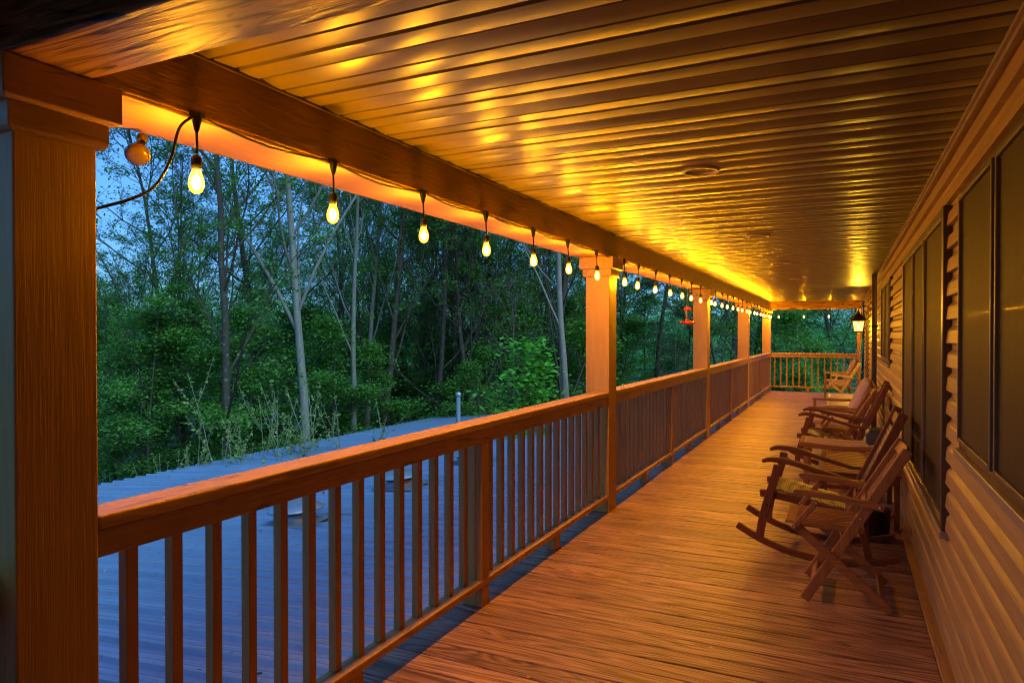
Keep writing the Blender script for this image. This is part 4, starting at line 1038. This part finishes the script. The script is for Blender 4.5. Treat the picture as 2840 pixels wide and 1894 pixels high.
# trees one can point at, left to right
MAIN = [
 (TA[0], 246, 24, .50, 'leafy tree at the left edge of the woods, beside the nearest column'),
 (TA[2], 300, 30, .74, 'tree with a thin crown under the loop of black cable'),
 (TA[1], 358, 21, .50, 'dark-trunked tree left of the first glowing bulb'),
 (TA[3], 436, 23, .68, 'slender dark tree directly below the first glowing bulb'),
 (TA[2], 461, 26, 1.2, 'slender tree just right of the first bulb, behind the saplings'),
 (TA[0], 506, 20, 1.05, 'forked tree rising behind the pale sapling shoots'),
 (TA[1], 596, 29, 1.1, 'tall tree between the first and second bulbs'),
 (TP, 708, 19.5, 1.0, 'pale lichen-barked tree that forks wide, tallest clear trunk above the roof'),
 (TG, 806, 22, .9, 'mottled trunk leaning left under the second bulb'),
 (TG, 845, 25, .95, 'mottled trunk between the two bulbs right of the pale forked tree'),
 (TA[3], 872, 24, 1.15, 'thick straight mottled trunk left of the third bulb'),
 (TA[2], 972, 25, 1.2, 'tree leaning left just left of the flue pipe'),
 (TA[1], 1030, 27, 1.0, 'dark straight tree behind the flue pipe'),
 (TA[0], 1090, 24, .95, 'dark tree right of the flue pipe below the fourth bulb'),
 (TG, 1318, 20, 1.0, 'pale grey trunk just left of the second column'),
 (TA[3], 1290, 24, 1.0, 'dark trunk beside the pale grey one near the second column'),
]
for i, (k, u, D, s_, lb) in enumerate(MAIN):
    plant(k, 'deciduous_tree', B(u), D, s_, rz=i * 2.1 if k not in (TP,) else .2, label=lb, tilt=(0, 0) if i == 7 else ((.0, -.06) if i in (8, 11) else (random.uniform(-.04, .04), random.uniform(-.04, .04))))
plant(HD[0], 'hemlock_tree', B(1150), 26, .95, 0, 'dark needled conifer behind the fourth and fifth bulbs')
plant(HD[1], 'hemlock_tree', B(1235), 29, 1.05, 1, 'dark needled conifer left of the second column')
plant(HD[0], 'hemlock_tree', B(1480), 32, 1.0, 2, 'dark needled conifer seen between the second and third columns')
plant(HD[1], 'hemlock_tree', B(1840), 34, 1.0, 3, 'dark needled conifer beyond the far end railing')
plant(LM, 'maple_tree', B(1247), 15.5, .95, .4, 'small bright-leaved maple standing just left of the second column')
plant(LM2, 'maple_tree', B(1310), 13.4, 1.0, .9, 'low bright green maple crown above the railing by the second column')
plant(LM2, 'maple_tree', B(1470), 17.5, 1.15, 2.2, 'bright green sapling maple above the railing past the second column')
plant(LM2, 'maple_tree', B(1545), 19, 1.1, 3.2, 'bright green sapling maple left of the third column')
plant(LM, 'maple_tree', B(1815), 27, 1.0, 1.4, 'bright-leaved maple beyond the far end railing, left of the lantern')
plant(LM, 'maple_tree', B(1690), 26, .95, 2.4, 'leafy maple between the third and fourth columns')
plant(BARE, 'bare_shrub_tree', B(1190), 19, .7, .4, 'twiggy nearly bare small tree right of the flue pipe')
plant(BARE, 'bare_shrub_tree', B(1560), 24, .75, 1.4, 'twiggy nearly bare small tree behind the hummingbird feeder')
SAPL = ['leftmost and shortest clump', 'second clump from the left', 'third clump from the left', 'tallest clump, in front of the forked tree', 'clump left of the pale forked trunk',
        'clump right of the pale forked trunk', 'tall clump below the second bulb', 'clump left behind the flue pipe', 'clump right behind the flue pipe']
for i, (u, D, s_) in enumerate([(385, 15.0, .8), (440, 15.6, .95), (560, 15.6, 1.25), (600, 15.2, 1.15), (655, 16.0, 1.05), (735, 16.6, .95), (778, 16.4, 1.2), (1072, 22.5, 1.1), (1110, 23, .9)]):
    plant(SP[i % 3], 'sapling', B(u), D, s_ * 1.05, i * 1.3, 'pale budding sapling shoots beyond the roof edge, ' + SAPL[i], 'budding saplings beyond the metal roof', 'sapling', dz=.9)
r2 = random.Random(21)
U = []
for i in range(34):
    u = 215 + i * 36 + r2.uniform(-15, 15); D = r2.uniform(20, 36); x_, y_ = polar(B(u), D); U.append((LB[i % 3], u, D, (1.57 + D * r2.uniform(-.03, .075) - ground_h(x_, y_)) / (7.5, 9.5, 6)[i % 3], r2.uniform(0, 6)))
plant_many(U, 'understory_tree', 'low understory tree', 'understory trees beyond the metal roof')
U = []
for i in range(22):
    u = 225 + i * 50 + r2.uniform(-20, 20); D = r2.uniform(34, 50); U.append((TA[i % 4], u, D, r2.uniform(.8, 1.05) * (.62 if u < 400 else .85 if u < 760 else 1), r2.uniform(0, 6)))
plant_many(U, 'woodland_tree', 'tall thin background tree', 'deeper woodland trees behind the nearer trunks')
U = []
for i in range(16):
    u = 800 + i * 36 + r2.uniform(-16, 16); U.append((TA[(i * 3) % 4], u, r2.uniform(26, 38), r2.uniform(.7, 1.0), r2.uniform(0, 6)))
plant_many(U, 'deciduous_tree', 'leafy middle-distance tree', 'leafy middle-distance trees')
U = []
for i in range(22):
    u = 1330 + i * 30 + r2.uniform(-12, 12); U.append(((TA + LB + LB)[i % 10], u, r2.uniform(25, 42), r2.uniform(.95, 1.25), r2.uniform(0, 6)))
plant_many(U, 'woodland_tree', 'dark woodland tree', 'dark trees in the dense woods past the second column')
# forest that reads as one mass: undergrowth and the far wooded slope
def mass(name, n, bmin, bmax, dmin, dmax, hmax, size, mat, clump, spread, label, cat, seed, blobs=None):
    r = np.random.default_rng(seed); nc = n // clump
    b = np.radians(r.uniform(bmin, bmax, nc)); D = np.sqrt(r.uniform(dmin ** 2, dmax ** 2, nc)); x = -np.sin(b) * D; y = np.cos(b) * D
    ok = ~((x > -13.2) & (x < 6) & (y < 23.5)); x, y = x[ok], y[ok]; nc = len(x)
    g = np.array([ground_h(a, c) for a, c in zip(x, y)]); z = g + hmax * r.uniform(0, 1, nc) ** 1.2 * (.6 + .4 * np.sin(x * .5) * np.cos(y * .45))
    C = np.stack([x, y, z], 1)[:, None, :] + r.normal(size=(nc, clump, 3)) * np.array([spread, spread, spread * .45])
    me = leaves(C.reshape(-1, 3), size, mat, name, flat=.9, rs=r); o = bpy.data.objects.new(name, me); link(o); return tag(o, label, cat, kind='stuff')
mass('undergrowth', 45000, -6, 66, 23, 52, 4.5, .13, M_leafB, 35, .45, 'dense green undergrowth filling the gaps between the trunks', 'undergrowth', 31)
def far_woods():
    r = np.random.default_rng(32); P = []
    for _ in range(900):
        b = math.radians(r.uniform(-12, 72)); D = math.sqrt(r.uniform(48 ** 2, 150 ** 2)); x, y = -math.sin(b) * D, math.cos(b) * D
        h = r.uniform(5, 12) + 7 * (r.uniform() > .8); R_ = r.uniform(2.2, 4.4); n = 150; q = r.normal(size=(n, 3)); q /= np.linalg.norm(q, axis=1)[:, None]; q *= r.uniform(.55, 1.05, n)[:, None]
        q *= (1 + .25 * np.sin(q[:, :1] * 5 + _) * np.cos(q[:, 1:2] * 6)); P.append(q * [R_, R_, h * .45] + [x, y, ground_h(x, y) + h * .55])
    me = leaves(np.concatenate(P), .42, M_leafF, 'distant_woods', flat=.5, rs=r); o = bpy.data.objects.new('distant_woods', me); link(o); return tag(o, 'far green wooded slope behind the trees', 'woods', kind='stuff')
far_woods()
for u, D, s_, lb in [(1760, 25, .9, 'bright leafy maple just past the far corner of the railing'), (1880, 26, .85, 'bright leafy maple behind the right half of the end railing'), (1420, 14.5, .8, 'small maple whose leaves rise just right of the second column')]:
    plant(LM, 'maple_tree', B(u), D, s_, u * .01, lb)
